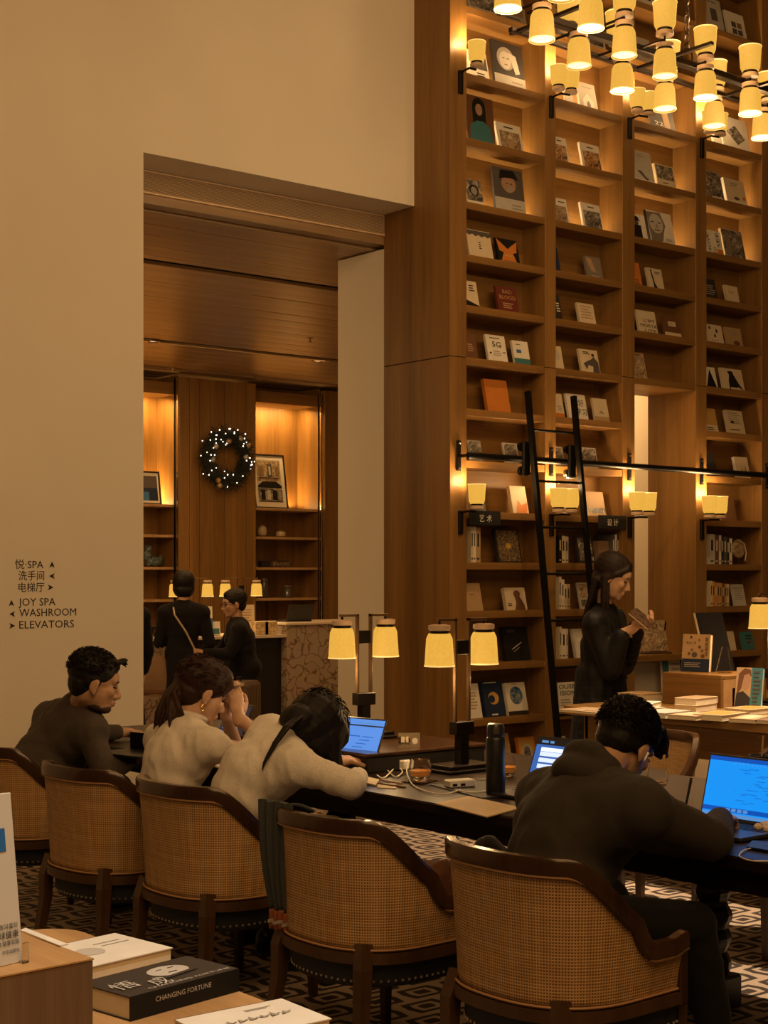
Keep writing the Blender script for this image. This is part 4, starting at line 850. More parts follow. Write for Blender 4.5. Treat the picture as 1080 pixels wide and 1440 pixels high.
# ---------------------------------------------------------------- barrel chairs
def plan(a, k, front=.20):
    """a in -1..1 round the back; k scales the outline"""
    s = abs(a); sg_ = 1 if a >= 0 else -1; w_ = .298*k; bx = .275*k; xb = -.01
    if s <= .52:
        th = s/.52*PI/2; n = 2.45
        return Vector((xb-bx*math.cos(th)**(2/n), sg_*w_*math.sin(th)**(2/n), 0))
    q = (s-.52)/.48; return Vector((xb+q*(front-xb), sg_*w_*(1-.02*q), 0))
def sstep(x, a, b): t = max(0, min(1, (x-a)/(b-a))); return t*t*(3-2*t)
def rimz(a): return .805-.006*abs(a)-.25*sstep(abs(a), .27, .68)+.015*sstep(abs(a), .86, 1)
NA = 72
def make_chair(loc_, rz, label, cushion='navy'):
    t = tag(empty('cane_armchair', loc_, rz), label, 'chair', 'cane barrel armchairs around the reading table')
    ks = [(-1+2*i/NA) for i in range(NA+1)]
    # cane panel with UVs in metres
    nz = 12; vs = []; uvs = []; s_ = 0; prev = None
    for a in ks:
        p1 = plan(a, 1.0); s_ += (p1-prev).length if prev else 0; prev = p1
        for j in range(nz+1):
            f = j/nz; kk = .915+.085*f**1.3; p = plan(a, kk); z = .408+(rimz(a)-.012-.408)*f
            vs.append((p.x, p.y, z)); uvs.append((s_, z))
    fs = []
    for i in range(NA):
        for j in range(nz): fs.append((i*(nz+1)+j, (i+1)*(nz+1)+j, (i+1)*(nz+1)+j+1, i*(nz+1)+j+1))
    me = bpy.data.meshes.new('cane_panel'); me.from_pydata(vs, [], fs); me.materials.append(cane)
    uvl = me.uv_layers.new(name='UVMap'); 
    for poly in me.polygons:
        for li in poly.loop_indices: uvl.data[li].uv = uvs[me.loops[li].vertex_index]
    me.polygons.foreach_set('use_smooth', [True]*len(me.polygons)); me.update()
    o = obj('cane_panel', me, t); so = o.modifiers.new('s', 'SOLIDIFY'); so.thickness = .012; so.offset = 0
    # wooden rim: flat oval section following the outline
    rp = [plan(a, 1.0)+Vector((0, 0, rimz(a))) for a in ks]
    vs = []; fs = []; sec = [(-.013, -.030), (.013, -.030), (.018, -.025), (.019, .010), (.013, .020), (-.013, .020), (-.019, .010), (-.018, -.025)]
    for i_, p in enumerate(rp):
        tg = (rp[min(i_+1, NA)]-rp[max(i_-1, 0)]).normalized(); sd = Vector((tg.y, -tg.x, 0)).normalized(); u_ = sd.cross(tg)
        if u_.z < 0: u_ = -u_
        for a_, b_ in sec: vs.append(p+sd*a_+u_*b_)
    for i_ in range(NA):
        for k_ in range(8): fs.append((i_*8+k_, i_*8+(k_+1) % 8, (i_+1)*8+(k_+1) % 8, (i_+1)*8+k_))
    fs += [list(range(8))[::-1], [NA*8+k_ for k_ in range(8)]]
    MB().add(vs, fs).build('top_rail', mahog, t, True)
    pip = [plan(a, 1.006)+Vector((0, 0, rimz(a)-.030)) for a in ks]; out = []
    for a, p in zip(ks, pip):
        d = Vector((p.x+.02, p.y, 0)).normalized(); out.append(p+d*.010)
    MB().tube(out, .005, 6).build('piping', flat('cane_welt', (.36, .20, .09), .6), t, True)
    # lower frame
    rl = [plan(a, .925)+Vector((0, 0, .392)) for a in ks]
    MB().tube(rl, .024, 4, up=(0, 0, 1), flat_=1.0).build('seat_rail', mahog_leg, t)
    low = [plan(a, .93)+Vector((0, 0, .418)) for a in ks]
    out = [p+Vector((p.x+.02, p.y, 0)).normalized()*.009 for p in low]
    MB().tube(out, .004, 6).build('piping', flat('cane_welt', (.36, .2, .09)), t, True)
    for s in (-1, 1):
        p = plan(s, .93)
        MB().box((.188, s*.274-.016, .37), (.222, s*.274+.016, .555), b=.004).build('arm_post', mahog, t)
    # upholstered seat
    seat_m = flat('seat_'+cushion, {'navy': (.013, .016, .022), 'black': (.009, .008, .008)}[cushion], .75, var=.25)
    outl = [plan(a, .88) for a in ks]+[Vector((.27, y_, 0)) for y_ in (.24, .12, 0, -.12, -.24)][0:5]
    poly = [(p.x, p.y) for p in outl]
    c = (0, 0); vs = []; fs = []; n = len(poly)
    for z, k_ in ((.295, .95), (.31, .985), (.38, 1.0), (.45, .99), (.485, .93), (.50, .75)):
        for x_, y_ in poly: vs.append((x_*k_, y_*k_, z))
    for i in range(5):
        for j in range(n): fs.append((i*n+j, i*n+(j+1) % n, (i+1)*n+(j+1) % n, (i+1)*n+j))
    fs.append(list(range(n))[::-1]); fs.append([5*n+j for j in range(n)])
    MB().add(vs, fs).build('seat', seat_m, t, True)
    nl = MB(); acc = 0; per = [Vector((x_, y_, 0)) for x_, y_ in poly]
    for i in range(n):
        p, q = per[i], per[(i+1) % n]; L_ = (q-p).length; dd = 0
        while acc < L_: w_ = p.lerp(q, acc/L_); nl.ball((w_.x*.992, w_.y*.992, .315), .0052, 6); acc += .024
        acc -= L_
    tag(nl.build('nailhead_trim', flat('nail_nickel', (.75, .68, .55), .25, .9), t), kind='stuff')
    # sabre legs
    for sx, sy in ((-1, 1), (-1, -1), (1, 1), (1, -1)):
        if sx < 0: pts = [(-.205, sy*.205, .435), (-.222, sy*.222, .36), (-.225, sy*.222, .26), (-.245, sy*.235, .12), (-.275, sy*.25, .0)]
        else: pts = [(.24, sy*.235, .42), (.24, sy*.235, .3), (.242, sy*.237, .15), (.245, sy*.24, .0)]
        MB().tube(pts, [.030, .031, .028, .024, .020] if sx < 0 else [.028, .026, .022, .018], 4, up=(1, 1, 0) if False else (1, 0, 0)).build('leg', mahog_leg, t)
    return t
XC = 3.16
ch5 = make_chair((XC, 3.10, 0), 0, 'cane armchair nearest the camera, the hunched man sits in it')
def chair_copy(loc_, rz, label):
    c = copy_tree(ch5); c.location = loc_; c.rotation_euler = (0, 0, rz); c['label'] = label; return c
bpy.context.view_layer.update()
ch4 = chair_copy((XC-.02, 3.93, 0), .0, 'empty cane armchair with a grey knit draped over its back corner')
ch3 = chair_copy((XC, 4.87, 0), .03, 'cane armchair of the woman in the white sweater')
ch2 = chair_copy((XC-.06, 5.53, 0), .05, 'cane armchair in front of the woman in the polo shirt')
ch1 = chair_copy((XC+.02, 6.45, 0), -.12, 'cane armchair cut by the left picture edge, the bearded man sits in it')
ch6 = chair_copy((5.52, 4.95, 0), PI+.1, 'cane armchair across the table, seen left of the right laptop')
ch7 = chair_copy((5.45, 4.05, 0), PI-.25, 'cane armchair across the table, behind the right laptop')
# ================================================================ PEOPLE
V = Vector
def blob(name, mb, voxel, smooth, mat, parent=None, disp=None, shade_smooth=True, sfac=.5):
    """turn overlapping volumes into one continuous surface"""
    me = bpy.data.meshes.new(name); me.from_pydata(mb.v, [], mb.f); me.update()
    o = bpy.data.objects.new(name, me); COL.objects.link(o)
    m = o.modifiers.new('r', 'REMESH'); m.mode = 'VOXEL'; m.voxel_size = voxel
    if smooth: s = o.modifiers.new('s', 'SMOOTH'); s.factor = sfac; s.iterations = smooth
    dg = bpy.context.evaluated_depsgraph_get(); me2 = bpy.data.meshes.new_from_object(o.evaluated_get(dg))
    bpy.data.objects.remove(o)
    if disp:
        amp, sc, st = disp       # folds: noise stretched along st
        ns = [v.normal.copy() for v in me2.vertices]
        for v, n in zip(me2.vertices, ns):
            q = V((v.co.x*sc*st[0], v.co.y*sc*st[1], v.co.z*sc*st[2]))
            f = noise.noise(q)+.5*noise.noise(q*2.3); f = 1-abs(f)*2.2
            v.co += n*amp*f
    me2.materials.clear(); me2.materials.append(mat)
    me2.polygons.foreach_set('use_smooth', [True]*len(me2.polygons)); me2.update()
    return obj(name, me2, parent)
def cap(mb, a, ra, b, rb, n=12):
    a, b = V(a), V(b); mb.ball(a, ra, n); mb.ball(b, rb, n)
    if (b-a).length > 1e-4: mb.tube([a, b], [ra, rb], n)
def frame(x, z=None):
    x = V(x).normalized(); z = V(z) if z else V((0, 0, 1)); y = z.cross(x).normalized(); z = x.cross(y)
    return Matrix((x, y, z)).transposed().to_4x4()
def ell(mb, M, c, r, n=14, off=0): mb.ball(M @ V(c), tuple((q+off) for q in r), n, M=None if M is None else M.to_3x3().to_4x4().normalized() if False else rotm(M))
def rotm(M): q = M.to_quaternion(); return q.to_matrix().to_4x4()
class Head:
    def __init__(s, c, yaw, pitch, roll=0, k=1.0):
        s.k = k; s.M = Matrix.Translation(V(c)) @ Matrix.Rotation(math.radians(yaw), 4, 'Z') @ Matrix.Rotation(math.radians(pitch), 4, 'Y') @ Matrix.Rotation(math.radians(roll), 4, 'X')
        s.R = rotm(s.M)
    def p(s, c): return s.M @ (V(c)*s.k)
    def e(s, mb, c, r, n=14): mb.ball(s.p(c), tuple(q*s.k for q in r), n, M=s.R)
    def skin(s, mb, beard=False):
        e = lambda c, r, n=14: s.e(mb, c, r, n)
        e((-.012, 0, .030), (.093, .074, .082), 20); e((.020, 0, -.032), (.066, .060, .074), 18)
        e((.034, 0, -.078), (.045, .047, .032)); e((.066, 0, -.094), (.020, .024, .017)); e((.060, 0, .030), (.030, .052, .035))
        cap(mb, s.p((.084, 0, .006)), .008*s.k, s.p((.103, 0, -.034)), .0115*s.k)
        for q in (-1, 1):
            e((.091, q*.011, -.040), (.010, .008, .008), 8); e((.062, q*.034, -.022), (.022, .022, .024), 10)
            e((.073, q*.026, .016), (.013, .022, .007), 10)
            e((-.006, q*.077, -.012), (.019, .008, .030), 12); e((.002, q*.079, .002), (.012, .008, .018), 8); e((-.002, q*.077, -.036), (.009, .007, .012), 8)
        e((.087, 0, -.062), (.010, .021, .006), 10); e((.085, 0, -.072), (.010, .018, .007), 10)
    def features(s, parent, lips=(.28, .10, .07), lashes=True):
        eye = MB()
        for q in (-1, 1): s.e(eye, (.0775, q*.030, -.001), (.009, .014, .0055), 10)
        if True:
            a = MB(); s.e(a, (.0785, .030, -.001), (.0085, .013, .005), 10); a.build('eye', flat('eye_dark', (.02, .014, .01), .2), parent, True)
            b = MB(); s.e(b, (.0785, -.030, -.001), (.0085, .013, .005), 10); b.build('eye', flat('eye_dark', (.02, .014, .01), .2), parent, True)
        for q in (-1, 1):
            m = MB(); m.tube([s.p((.086, q*.014, .020)), s.p((.087, q*.028, .024)), s.p((.076, q*.046, .019))], [.0026*s.k, .0036*s.k, .0018*s.k], 6); m.build('eyebrow', flat('brow_dark', (.015, .01, .008), .7), parent)
        m = MB(); s.e(m, (.0905, 0, -.0625), (.008, .018, .0042), 10); s.e(m, (.089, 0, -.0715), (.008, .015, .005), 10)
        blob('lips', m, .0018, 2, flat('lips', lips, .45), parent)
def hand(mb, wrist, d, nrm, curl=30, side=1, k=1.0, spread=.010, thumb=.5):
    """d: direction of the fingers, nrm: back of the hand, side: +1 puts the thumb on the +lateral side"""
    d = V(d).normalized(); nrm = V(nrm); nrm = (nrm-d*nrm.dot(d)).normalized(); lat = nrm.cross(d)*side; w_ = V(wrist)
    M = Matrix((d, lat, nrm)).transposed().to_4x4()
    mb.ball(w_+d*.045*k, (.050*k, .037*k, .015*k), 12, M=M); mb.ball(w_+d*.07*k, (.026*k, .039*k, .014*k), 12, M=M)
    cap(mb, w_-d*.02, .024*k, w_+d*.03*k, .024*k, 10)
    for j, (o_, L_) in enumerate(((.029, .9), (.010, 1.0), (-.010, .95), (-.028, .76))):
        p = w_+(d*.083+lat*o_)*k; a = math.radians(curl*.5+j*3); r = .0088
        dd = (d+lat*(o_*spread*60)).normalized()
        for seg, f in ((.042, 1), (.027, 1.25), (.021, 1.2)):
            q = p+(dd*math.cos(a)-nrm*math.sin(a))*seg*L_*k; cap(mb, p, r*k, q, r*.9*k, 8); p = q; a += math.radians(curl*f); r *= .92
    p = w_+(d*.022+lat*.030)*k; t1 = p+(d*.030+lat*.024-nrm*.012*thumb*2)*k; t2 = t1+(d*.030+lat*.004-nrm*.018*thumb)*k
    cap(mb, p, .014*k, t1, .011*k, 8); cap(mb, t1, .011*k, t2, .0085*k, 8)
def torso(mb, pel, chest, neck, sl, sr, off=0.0, wide=1.0, hips=True):
    pel, chest, neck = V(pel), V(chest), V(neck); lat = (V(sl)-V(sr)).normalized()
    pts = [pel, pel.lerp(chest, .33), pel.lerp(chest, .68), chest, chest.lerp(neck, .45)]
    ww = [.165, .145, .155, .170, .150]; dp = [.115, .100, .108, .115, .088]
    up0 = (chest-pel).normalized()
    for i, (p, a, b) in enumerate(zip(pts, ww, dp)):
        up_ = up0 if i < 3 else (neck-chest).normalized().lerp(up0, .4).normalized()
        l2 = V((0, 1, 0)) if i == 0 and abs(lat.y) > .6 else lat
        fwd = l2.cross(up_).normalized(); l3 = up_.cross(fwd)
        M = Matrix((fwd, l3, up_)).transposed().to_4x4()
        mb.ball(p, (b*wide+off, a*wide+off, .115+off), 18, M=M)
    cap(mb, V(sl).lerp(V(sr), .12), .060+off, V(sr).lerp(V(sl), .12), .060+off)
    cap(mb, chest.lerp(neck, .45), .10+off, neck-(neck-chest).normalized()*.03, .065+off)
    for s_ in (sl, sr):
        cap(mb, chest.lerp(neck, .25), .09+off, s_, .062+off)
        if off > 0: cap(mb, neck-(neck-chest).normalized()*.05, .062+off, V(s_).lerp(neck, .15), .060+off*.8); cap(mb, pts[2], .10+off, s_, .05+off)
def pers(label, loc_): return tag(empty('person', loc_), label, 'person')
def finish(root):      # everything was modelled in world space: hang it under the root at its base
    bpy.context.view_layer.update()
    inv = Matrix.Translation(root.location).inverted()
    def rec(o):
        for ch in [q for q in bpy.data.objects if q.parent == o]:
            if ch.type == 'MESH' and o == root: ch.location = ch.location-root.location
    rec(root)
SKIN = flat('skin_warm', (.42, .245, .15), .5, var=.06); SKINL = flat('skin_light', (.52, .32, .21), .48, var=.05)
def hairmat(name, col):
    if name in MATS: return MATS[name]
    m, nt, b = newmat(name); N, L = nt.nodes, nt.links
    tc = N.new('ShaderNodeTexCoord'); mp = N.new('ShaderNodeMapping'); mp.inputs['Scale'].default_value = (60, 60, 8); L.new(tc.outputs['Object'], mp.inputs[0])
    n = N.new('ShaderNodeTexNoise'); n.inputs['Scale'].default_value = 3; n.inputs['Detail'].default_value = 4; L.new(mp.outputs[0], n.inputs[0])
    r = ramp(nt, [(.3, tuple(c*.4 for c in col)), (.7, col)]); L.new(n.outputs[0], r.inputs[0]); L.new(r.outputs[0], b.inputs['Base Color'])
    b.inputs['Roughness'].default_value = .55; b.inputs['Specular IOR Level'].default_value = .25; bp = N.new('ShaderNodeBump'); bp.inputs['Strength'].default_value = .3; bp.inputs['Distance'].default_value = .002
    L.new(n.outputs[0], bp.inputs['Height']); L.new(bp.outputs[0], b.inputs['Normal']); MATS[name] = m; return m
HB = hairmat('black_hair', (.012, .009, .008)); HBR = hairmat('brown_hair', (.040, .016, .009))
def cloth(name, col, rough=.85, scale=220, fuzz=.03):
    if name in MATS: return MATS[name]
    m, nt, b = newmat(name); N, L = nt.nodes, nt.links
    tc = N.new('ShaderNodeTexCoord'); n = N.new('ShaderNodeTexNoise'); n.inputs['Scale'].default_value = scale; n.inputs['Detail'].default_value = 3; L.new(tc.outputs['Object'], n.inputs[0])
    r = ramp(nt, [(.3, tuple(c*.8 for c in col)), (.7, col)]); L.new(n.outputs[0], r.inputs[0]); L.new(r.outputs[0], b.inputs['Base Color'])
    b.inputs['Roughness'].default_value = rough; b.inputs['Sheen Weight'].default_value = fuzz; b.inputs['Specular IOR Level'].default_value = .2
    bp = N.new('ShaderNodeBump'); bp.inputs['Strength'].default_value = .35; bp.inputs['Distance'].default_value = .002; L.new(n.outputs[0], bp.inputs['Height']); L.new(bp.outputs[0], b.inputs['Normal'])
    MATS[name] = m; return m
def haircap(H, mb, vol=1.0, nape=True, low=0):
    H.e(mb, (-.022, 0, .046), (.099*vol, .082*vol, .085*vol), 20)
    H.e(mb, (.010, 0, .078), (.072, .062, .044*vol))
    if nape: H.e(mb, (-.052, 0, -.008-low), (.055*vol, .066*vol, .065), 16)
    for q in (-1, 1): H.e(mb, (-.018, q*.055, .02), (.045, .027, .045), 12)
def spikes(H, mb, n, seed, comb=(0, 0, 0), ln=.03, r=.006, zmin=.0, xmax=1):
    rr = random.Random(seed)
    for _ in range(n):
        a = rr.uniform(0, 2*PI); b_ = math.acos(rr.uniform(-.1, 1)); d = V((math.sin(b_)*math.cos(a), math.sin(b_)*math.sin(a), math.cos(b_)))
        p = V((-.022+d.x*.094, d.y*.078, .046+d.z*.082))
        if p.z < zmin or p.x > xmax: continue
        L_ = ln*rr.uniform(.6, 1.3); q = p+(d*.75+V(comb)+V((rr.gauss(0, .25), rr.gauss(0, .25), rr.gauss(0, .2)))).normalized()*L_
        mb.tube([H.p(p-d*.012), H.p(p.lerp(q, .6)), H.p(q)], [r*H.k, r*.7*H.k, .0022*H.k], 6)
def tufts(H, parent, mat, n, seed, ln, comb, zmin=0, vol=1.0, lift=.45):
    rr = random.Random(seed); mb = MB()
    for _ in range(n):
        a = rr.uniform(0, 2*PI); b_ = math.acos(rr.uniform(-.25, 1)); d = V((math.sin(b_)*math.cos(a), math.sin(b_)*math.sin(a), math.cos(b_)))
        p = V((-.022+d.x*.098*vol, d.y*.081*vol, .046+d.z*.085*vol))
        if p.z < zmin+.05*max(0, p.x/.07) : continue
        c = V(comb)+V((rr.gauss(0, .18), rr.gauss(0, .3), rr.gauss(0, .12))); c = c-d*c.dot(d)
        q = p+(d*lift+c.normalized()*.9).normalized()*ln*rr.uniform(.6, 1.3)
        mb.tube([H.p(p-d*.004), H.p(p.lerp(q, .55)+d*.003), H.p(q)], [.0024*H.k, .0018*H.k, .0005], 3)
    return tag(mb.build('hair_tufts', mat, parent), kind='stuff')
def strands(parent, mat, p0, d, spread, n, seed):
    rr = random.Random(seed); mb = MB()
    for _ in range(n):
        a = V((rr.gauss(0, .4), rr.gauss(0, .4), rr.gauss(0, .3))); q1 = p0+d*.35+a*spread*.5; q2 = p0+d*rr.uniform(.85, 1.1)+a*spread*1.2
        mb.tube([p0+a*.012, q1, q1.lerp(q2, .5)+V((-.006, 0, 0)), q2], [.003, .0028, .0022, .0004], 3)
    return tag(mb.build('hair_strands', mat, parent), kind='stuff')
def collar(parent, base, headp, r, th, mat, lift=.0):
    base = V(base); ax = (V(headp)-base).normalized(); M = frame(ax, (0, 1, 0)).to_3x3(); mb = MB()
    mb.tube([base+ax*lift+M @ V((0, r*math.cos(a), r*math.sin(a))) for a in [2*PI*j/24 for j in range(25)]], th, 8, cap=False, flat_=1.0)
    return mb.build('collar', mat, parent, True)
def shoe(p, d, parent, mat):
    p = V(p); d = V(d).normalized(); mb = MB(); M = frame(d)
    mb.ball(p+d*.07+V((0, 0, -.045)), (.135, .045, .035), 14, M=M); mb.ball(p+V((0, 0, -.02)), (.055, .042, .055), 12, M=M); mb.ball(p+d*.03+V((0, 0, -.03)), (.09, .042, .045), 12, M=M)
    blob('shoe', mb, .009, 3, mat, parent)
    s_ = MB().prism([( -.055, -.035), (.12, -.045), (.19, -.03), (.205, 0), (.19, .03), (.12, .045), (-.055, .035)], -.012, .0, M=Matrix.Translation((p.x, p.y, max(.013, p.z-.08+.012))) @ M)
    s_.build('sole', flat('sole_dark', (.03, .025, .02), .7), parent)
def legs(body, trou, pel, knees, ankles, r=.085, off=.012):
    for s, (kn, an) in zip((1, -1), zip(knees, ankles)):
        kn, an = V(kn), V(an); lat = V((0, s*.085, -.01)); hp = V(pel)+lat
        cap(body, hp, r*.85, kn, .050); cap(body, kn, .050, an, .034)
        if trou is not None: cap(trou, hp, r+off, kn, .062+off*.5); cap(trou, kn, .062+off*.5, an+(kn-an)*.12, .050)
dark_tr = cloth('black_trousers', (.006, .006, .006)); dshoe = flat('black_shoe', (.012, .011, .011), .35)

# ---- bearded man in the brown shirt (chair one)
def seated(label, root, H, neck, chest, pel, sl, sr, el, er, wl, wr, top, topmat, tr, skin, hands, sleeve=1.0, off=.018, wide=1.0, disp=(.004, 7, (1, 1, .45)), knees=None, ankles=None, armr=.050, neckr=.052, short=False, shoemat=None, feet=None):
    P = pers(label, root); body = MB(); H.skin(body)
    cap(body, H.p((-.022, 0, -.045)), neckr*H.k, V(neck), neckr+.006)
    torso(body, pel, chest, neck, sl, sr, -.012, .92)
    for s_, e_, w_ in ((sl, el, wl), (sr, er, wr)): cap(body, s_, .045, e_, .038); cap(body, e_, .038, w_, .026)
    for hw, hd, hn, cu, sd in hands: hand(body, hw, hd, hn, cu, sd, 1.05)
    trou = MB(); pl = V(pel)
    knees = knees or [pl+V((.43, .12, -.02)), pl+V((.43, -.12, -.02))]; ankles = ankles or [knees[0]+V((.03, 0, -.43)), knees[1]+V((.0, 0, -.43))]
    legs(body, trou, pel, knees, ankles)
    trou.ball(pl+V((0, 0, -.01)), (.135, .18, .10), 16)
    b = blob('body', body, .0065, 3, skin, P)
    H.features(P)
    t = MB(); torso(t, pel, chest, neck, sl, sr, off, wide)
    for s_, e_, w_ in ((sl, el, wl), (sr, er, wr)):
        s_, e_, w_ = V(s_), V(e_), V(w_)
        if short: cap(t, s_, armr+.016, s_.lerp(e_, .10), armr+.010)
        else: cap(t, s_, armr+.016, e_, armr+.006); cap(t, e_, armr+.006, e_.lerp(w_, .88), armr*.78)
    blob(top, t, .0095, 24 if wide > 1.05 else 16, topmat, P, disp)
    blob('trousers', trou, .011, 4, tr, P, (.003, 9, (1, 1, 1)))
    for an in ankles: shoe(V((an[0], an[1], .085)), (1, .1, 0), P, shoemat or dshoe)
    return P
root1 = (3.25, 6.5, 0)
H1 = Head(atD(134, 960, 6.98), -26, 14, 0, 1.15)
er, wr_ = atD(150, 1090, 6.85), atD(186, 1066, 6.98); sr1, sl1 = atD(126, 1030, 6.95), atD(72, 1012, 7.42)
P1 = seated('bearded man with short black hair in a brown shirt, leaning over the table', root1, H1, atD(112, 994, 7.08), atD(88, 1050, 7.2), (3.13, 6.50, .60), sl1, sr1, V((3.50, 6.78, .80)), er, V((3.78, 6.72, .80)), wr_,
    'shirt', cloth('brown_shirt', (.064, .050, .040)), dark_tr, SKIN, [(wr_, (1, .1, -.1), (0, 0, 1), 35, 1), (V((3.78, 6.72, .80)), (1, -.1, -.1), (0, 0, 1), 35, -1)], off=.034, wide=1.18, disp=(.005, 11, (1, 1, .5)))
hb = MB(); haircap(H1, hb, 1.02)
for k in range(14):
    y_ = -.045+.09*k/13; hb.tube([H1.p((.055, y_, .095)), H1.p((.085, y_*1.05, .105+rnd.uniform(-.006, .01))), H1.p((.098+rnd.uniform(-.01, .012), y_*1.1, .104+rnd.uniform(-.02, .02)))], [.010, .008, .003], 6)
blob('hair', hb, .0042, 1, HB, P1)
bd = MB(); H1.e(bd, (.052, 0, -.092), (.036, .040, .022)); H1.e(bd, (.026, 0, -.086), (.040, .0475, .026)); blob('beard', bd, .005, 2, flat('beard_stubble', (.035, .018, .010), .8), P1)
collar(P1, atD(112, 994, 7.08), H1.p((-.022, 0, -.045)), .074, .009, cloth('brown_shirt', (.05, .03, .02)), .015)
tufts(H1, P1, HB, 1300, 3, .020, (.45, 0, .15), zmin=.035)
finish(P1)
# ---- woman in the white polo shirt
H2 = Head(atD(284, 974, 6.32), -12, 24, 0, 1.10)
hw = V((3.66, 5.30, 1.02)); e2 = V((3.74, 5.27, .80)); hcl = atD(332, 982, 6.42)
P2 = seated('woman with a brown ponytail and white polo shirt, hands clasped before her face', (3.22, 5.42, 0), H2, atD(262, 1018, 6.28), atD(246, 1068, 6.22), (3.20, 5.38, .60), atD(226, 1040, 6.55), atD(296, 1050, 6.08), V((3.72, 5.62, .80)), e2, hcl+V((-.02, .05, -.06)), hcl+V((-.01, -.03, -.075)),
    'polo_shirt', cloth('white_polo', (.74, .69, .63)), cloth('cream_skirt', (.5, .4, .28)), SKINL, [(hcl+V((-.01, -.03, -.075)), (-.05, .12, 1), (0, -1, 0), 48, -1), (hcl+V((-.02, .05, -.06)), (-.05, -.12, 1), (0, 1, 0), 45, 1)], short=True, off=.014, wide=.95, disp=(.006, 11, (1, 1, .5)))
hb = MB(); haircap(H2, hb, 1.08, low=.01); H2.e(hb, (-.07, 0, .0), (.05, .06, .06)); H2.e(hb, (.03, 0, .085), (.065, .06, .045))
for q in (-1, 1): hb.tube([H2.p((.06, q*.02, .10)), H2.p((.076, q*.058, .06)), H2.p((.05, q*.078, .01))], [.02, .016, .006], 8)
for k in range(26):
    a = rnd.uniform(-1, 1); b_ = rnd.uniform(-1, 1)
    p0 = H2.p((-.105, a*.018, -.02+b_*.015)); p1 = p0+V((-.028, .005+a*.015, -.035)); p2 = p1+V((-.008+.018*b_, .0+a*.035, -.065)); p3 = p2+V((.004+b_*.02, a*.02, -.05-rnd.random()*.02))
    hb.tube([p0, p1, p2, p3], [.014, .017, .013, .003], 6)
blob('hair', hb, .0052, 1, HBR, P2)
collar(P2, atD(264, 1014, 6.28), H2.p((-.022, 0, -.045)), .068, .013, cloth('white_polo', (.7, .6, .5)), .018)
strands(P2, HBR, H2.p((-.105, 0, -.02)), V((-.036, 0, -.16)), .035, 160, 5)
tufts(H2, P2, HBR, 260, 8, .03, (-1, 0, -.3), zmin=-.01, vol=1.09, lift=.02)
er_ = MB(); er_.tube([H2.p((-.004, -.086+.004*math.cos(a), -.052+.016*math.sin(a)))+V((.012*math.cos(a), 0, 0)) for a in [2*PI*j/16 for j in range(17)]], .0018, 6, cap=False); er_.build('hoop_earring', flat('gold', (.8, .5, .18), .25, 1), P2)
bp_ = e2.lerp(hcl+V((-.01, -.03, -.075)), .62); br_ = MB(); br_.tube([bp_+V((.036*math.cos(a), .036*math.sin(a), .004*math.sin(a))) for a in [2*PI*j/18 for j in range(19)]], .004, 6, cap=False); br_.build('bracelet', flat('gold', (.8, .5, .18), .25, 1), P2)
finish(P2)
# ---- woman in the white sweater, head bent low
H3 = Head(atD(444, 1028, 5.92), 8, 58, 0, 1.08)
we = atD(494, 1104, 5.55); ww3 = atD(505, 1088, 5.92); ww3.z = .805
P3 = seated('woman in a white sweater with long black hair, writing with her head bent low', (3.18, 4.87, 0), H3, atD(402, 1040, 5.85), atD(358, 1088, 5.80), (3.15, 4.87, .60), atD(378, 1030, 6.12), atD(418, 1078, 5.62), V((3.66, 5.15, .82)), we, V((3.85, 5.02, .81)), ww3,
    'sweater', cloth('white_sweater', (.76, .72, .66), scale=160), cloth('beige_skirt', (.36, .26, .16)), SKINL, [(ww3, (.55, .8, -.05), (0, 0, 1), 50, 1), (V((3.85, 5.02, .81)), (.9, .1, -.05), (0, 0, 1), 40, -1)], off=.018, wide=.98, disp=(.006, 10, (1, 1, .5)), armr=.046)
hb = MB(); haircap(H3, hb, 1.12, low=.02)
H3.e(hb, (-.03, 0, .02), (.112, .106, .11)); H3.e(hb, (.03, .0, .04), (.09, .096, .08)); H3.e(hb, (-.05, 0, -.04), (.08, .10, .085)); H3.e(hb, (.01, -.04, -.05), (.075, .065, .07)); H3.e(hb, (-.10, -.01, -.06), (.05, .07, .06))
for k in range(44):     # hair hanging round the face to the table
    a = -2.6+5.2*k/43; y_ = .085*math.sin(a); x_ = .02+.08*math.cos(a)
    p0 = H3.p((x_*.9-.02, y_, .06)); p1 = H3.p((x_, y_*1.15, -.01)); p2 = V((p1.x+.01, p1.y+rnd.uniform(-.01, .01), max(.86, p1.z-.11)))
    hb.tube([p0, p1, p2, V((p2.x+.01, p2.y, max(.80, p2.z-.05-rnd.random()*.03)))], [.018, .017, .010, .003], 6)
blob('hair', hb, .0055, 1, HB, P3)
tufts(H3, P3, HB, 260, 12, .04, (.5, 0, -.5), zmin=-.06, vol=1.16, lift=.02)
lk_ = MB(); q0 = H3.p((-.12, -.04, -.05))
for k in range(7):
    o_ = V((rnd.uniform(-.012, .012), rnd.uniform(-.012, .012), 0)); s0 = q0+V((-.0, .0, -.01))
    lk_.tube([s0+o_, atD(404, 1022, 5.66)+o_*.7, atD(388, 1044, 5.62)+o_*.5, atD(372, 1072, 5.60)+o_*.2, atD(368, 1086, 5.60)], [.009, .009, .007, .005, .002], 6)
blob('hair_lock', lk_, .004, 1, HB, P3)
collar(P3, atD(396, 1036, 5.85), H3.p((-.022, 0, -.045)), .070, .017, cloth('white_sweater', (.6, .5, .4)), .02)
finish(P3)
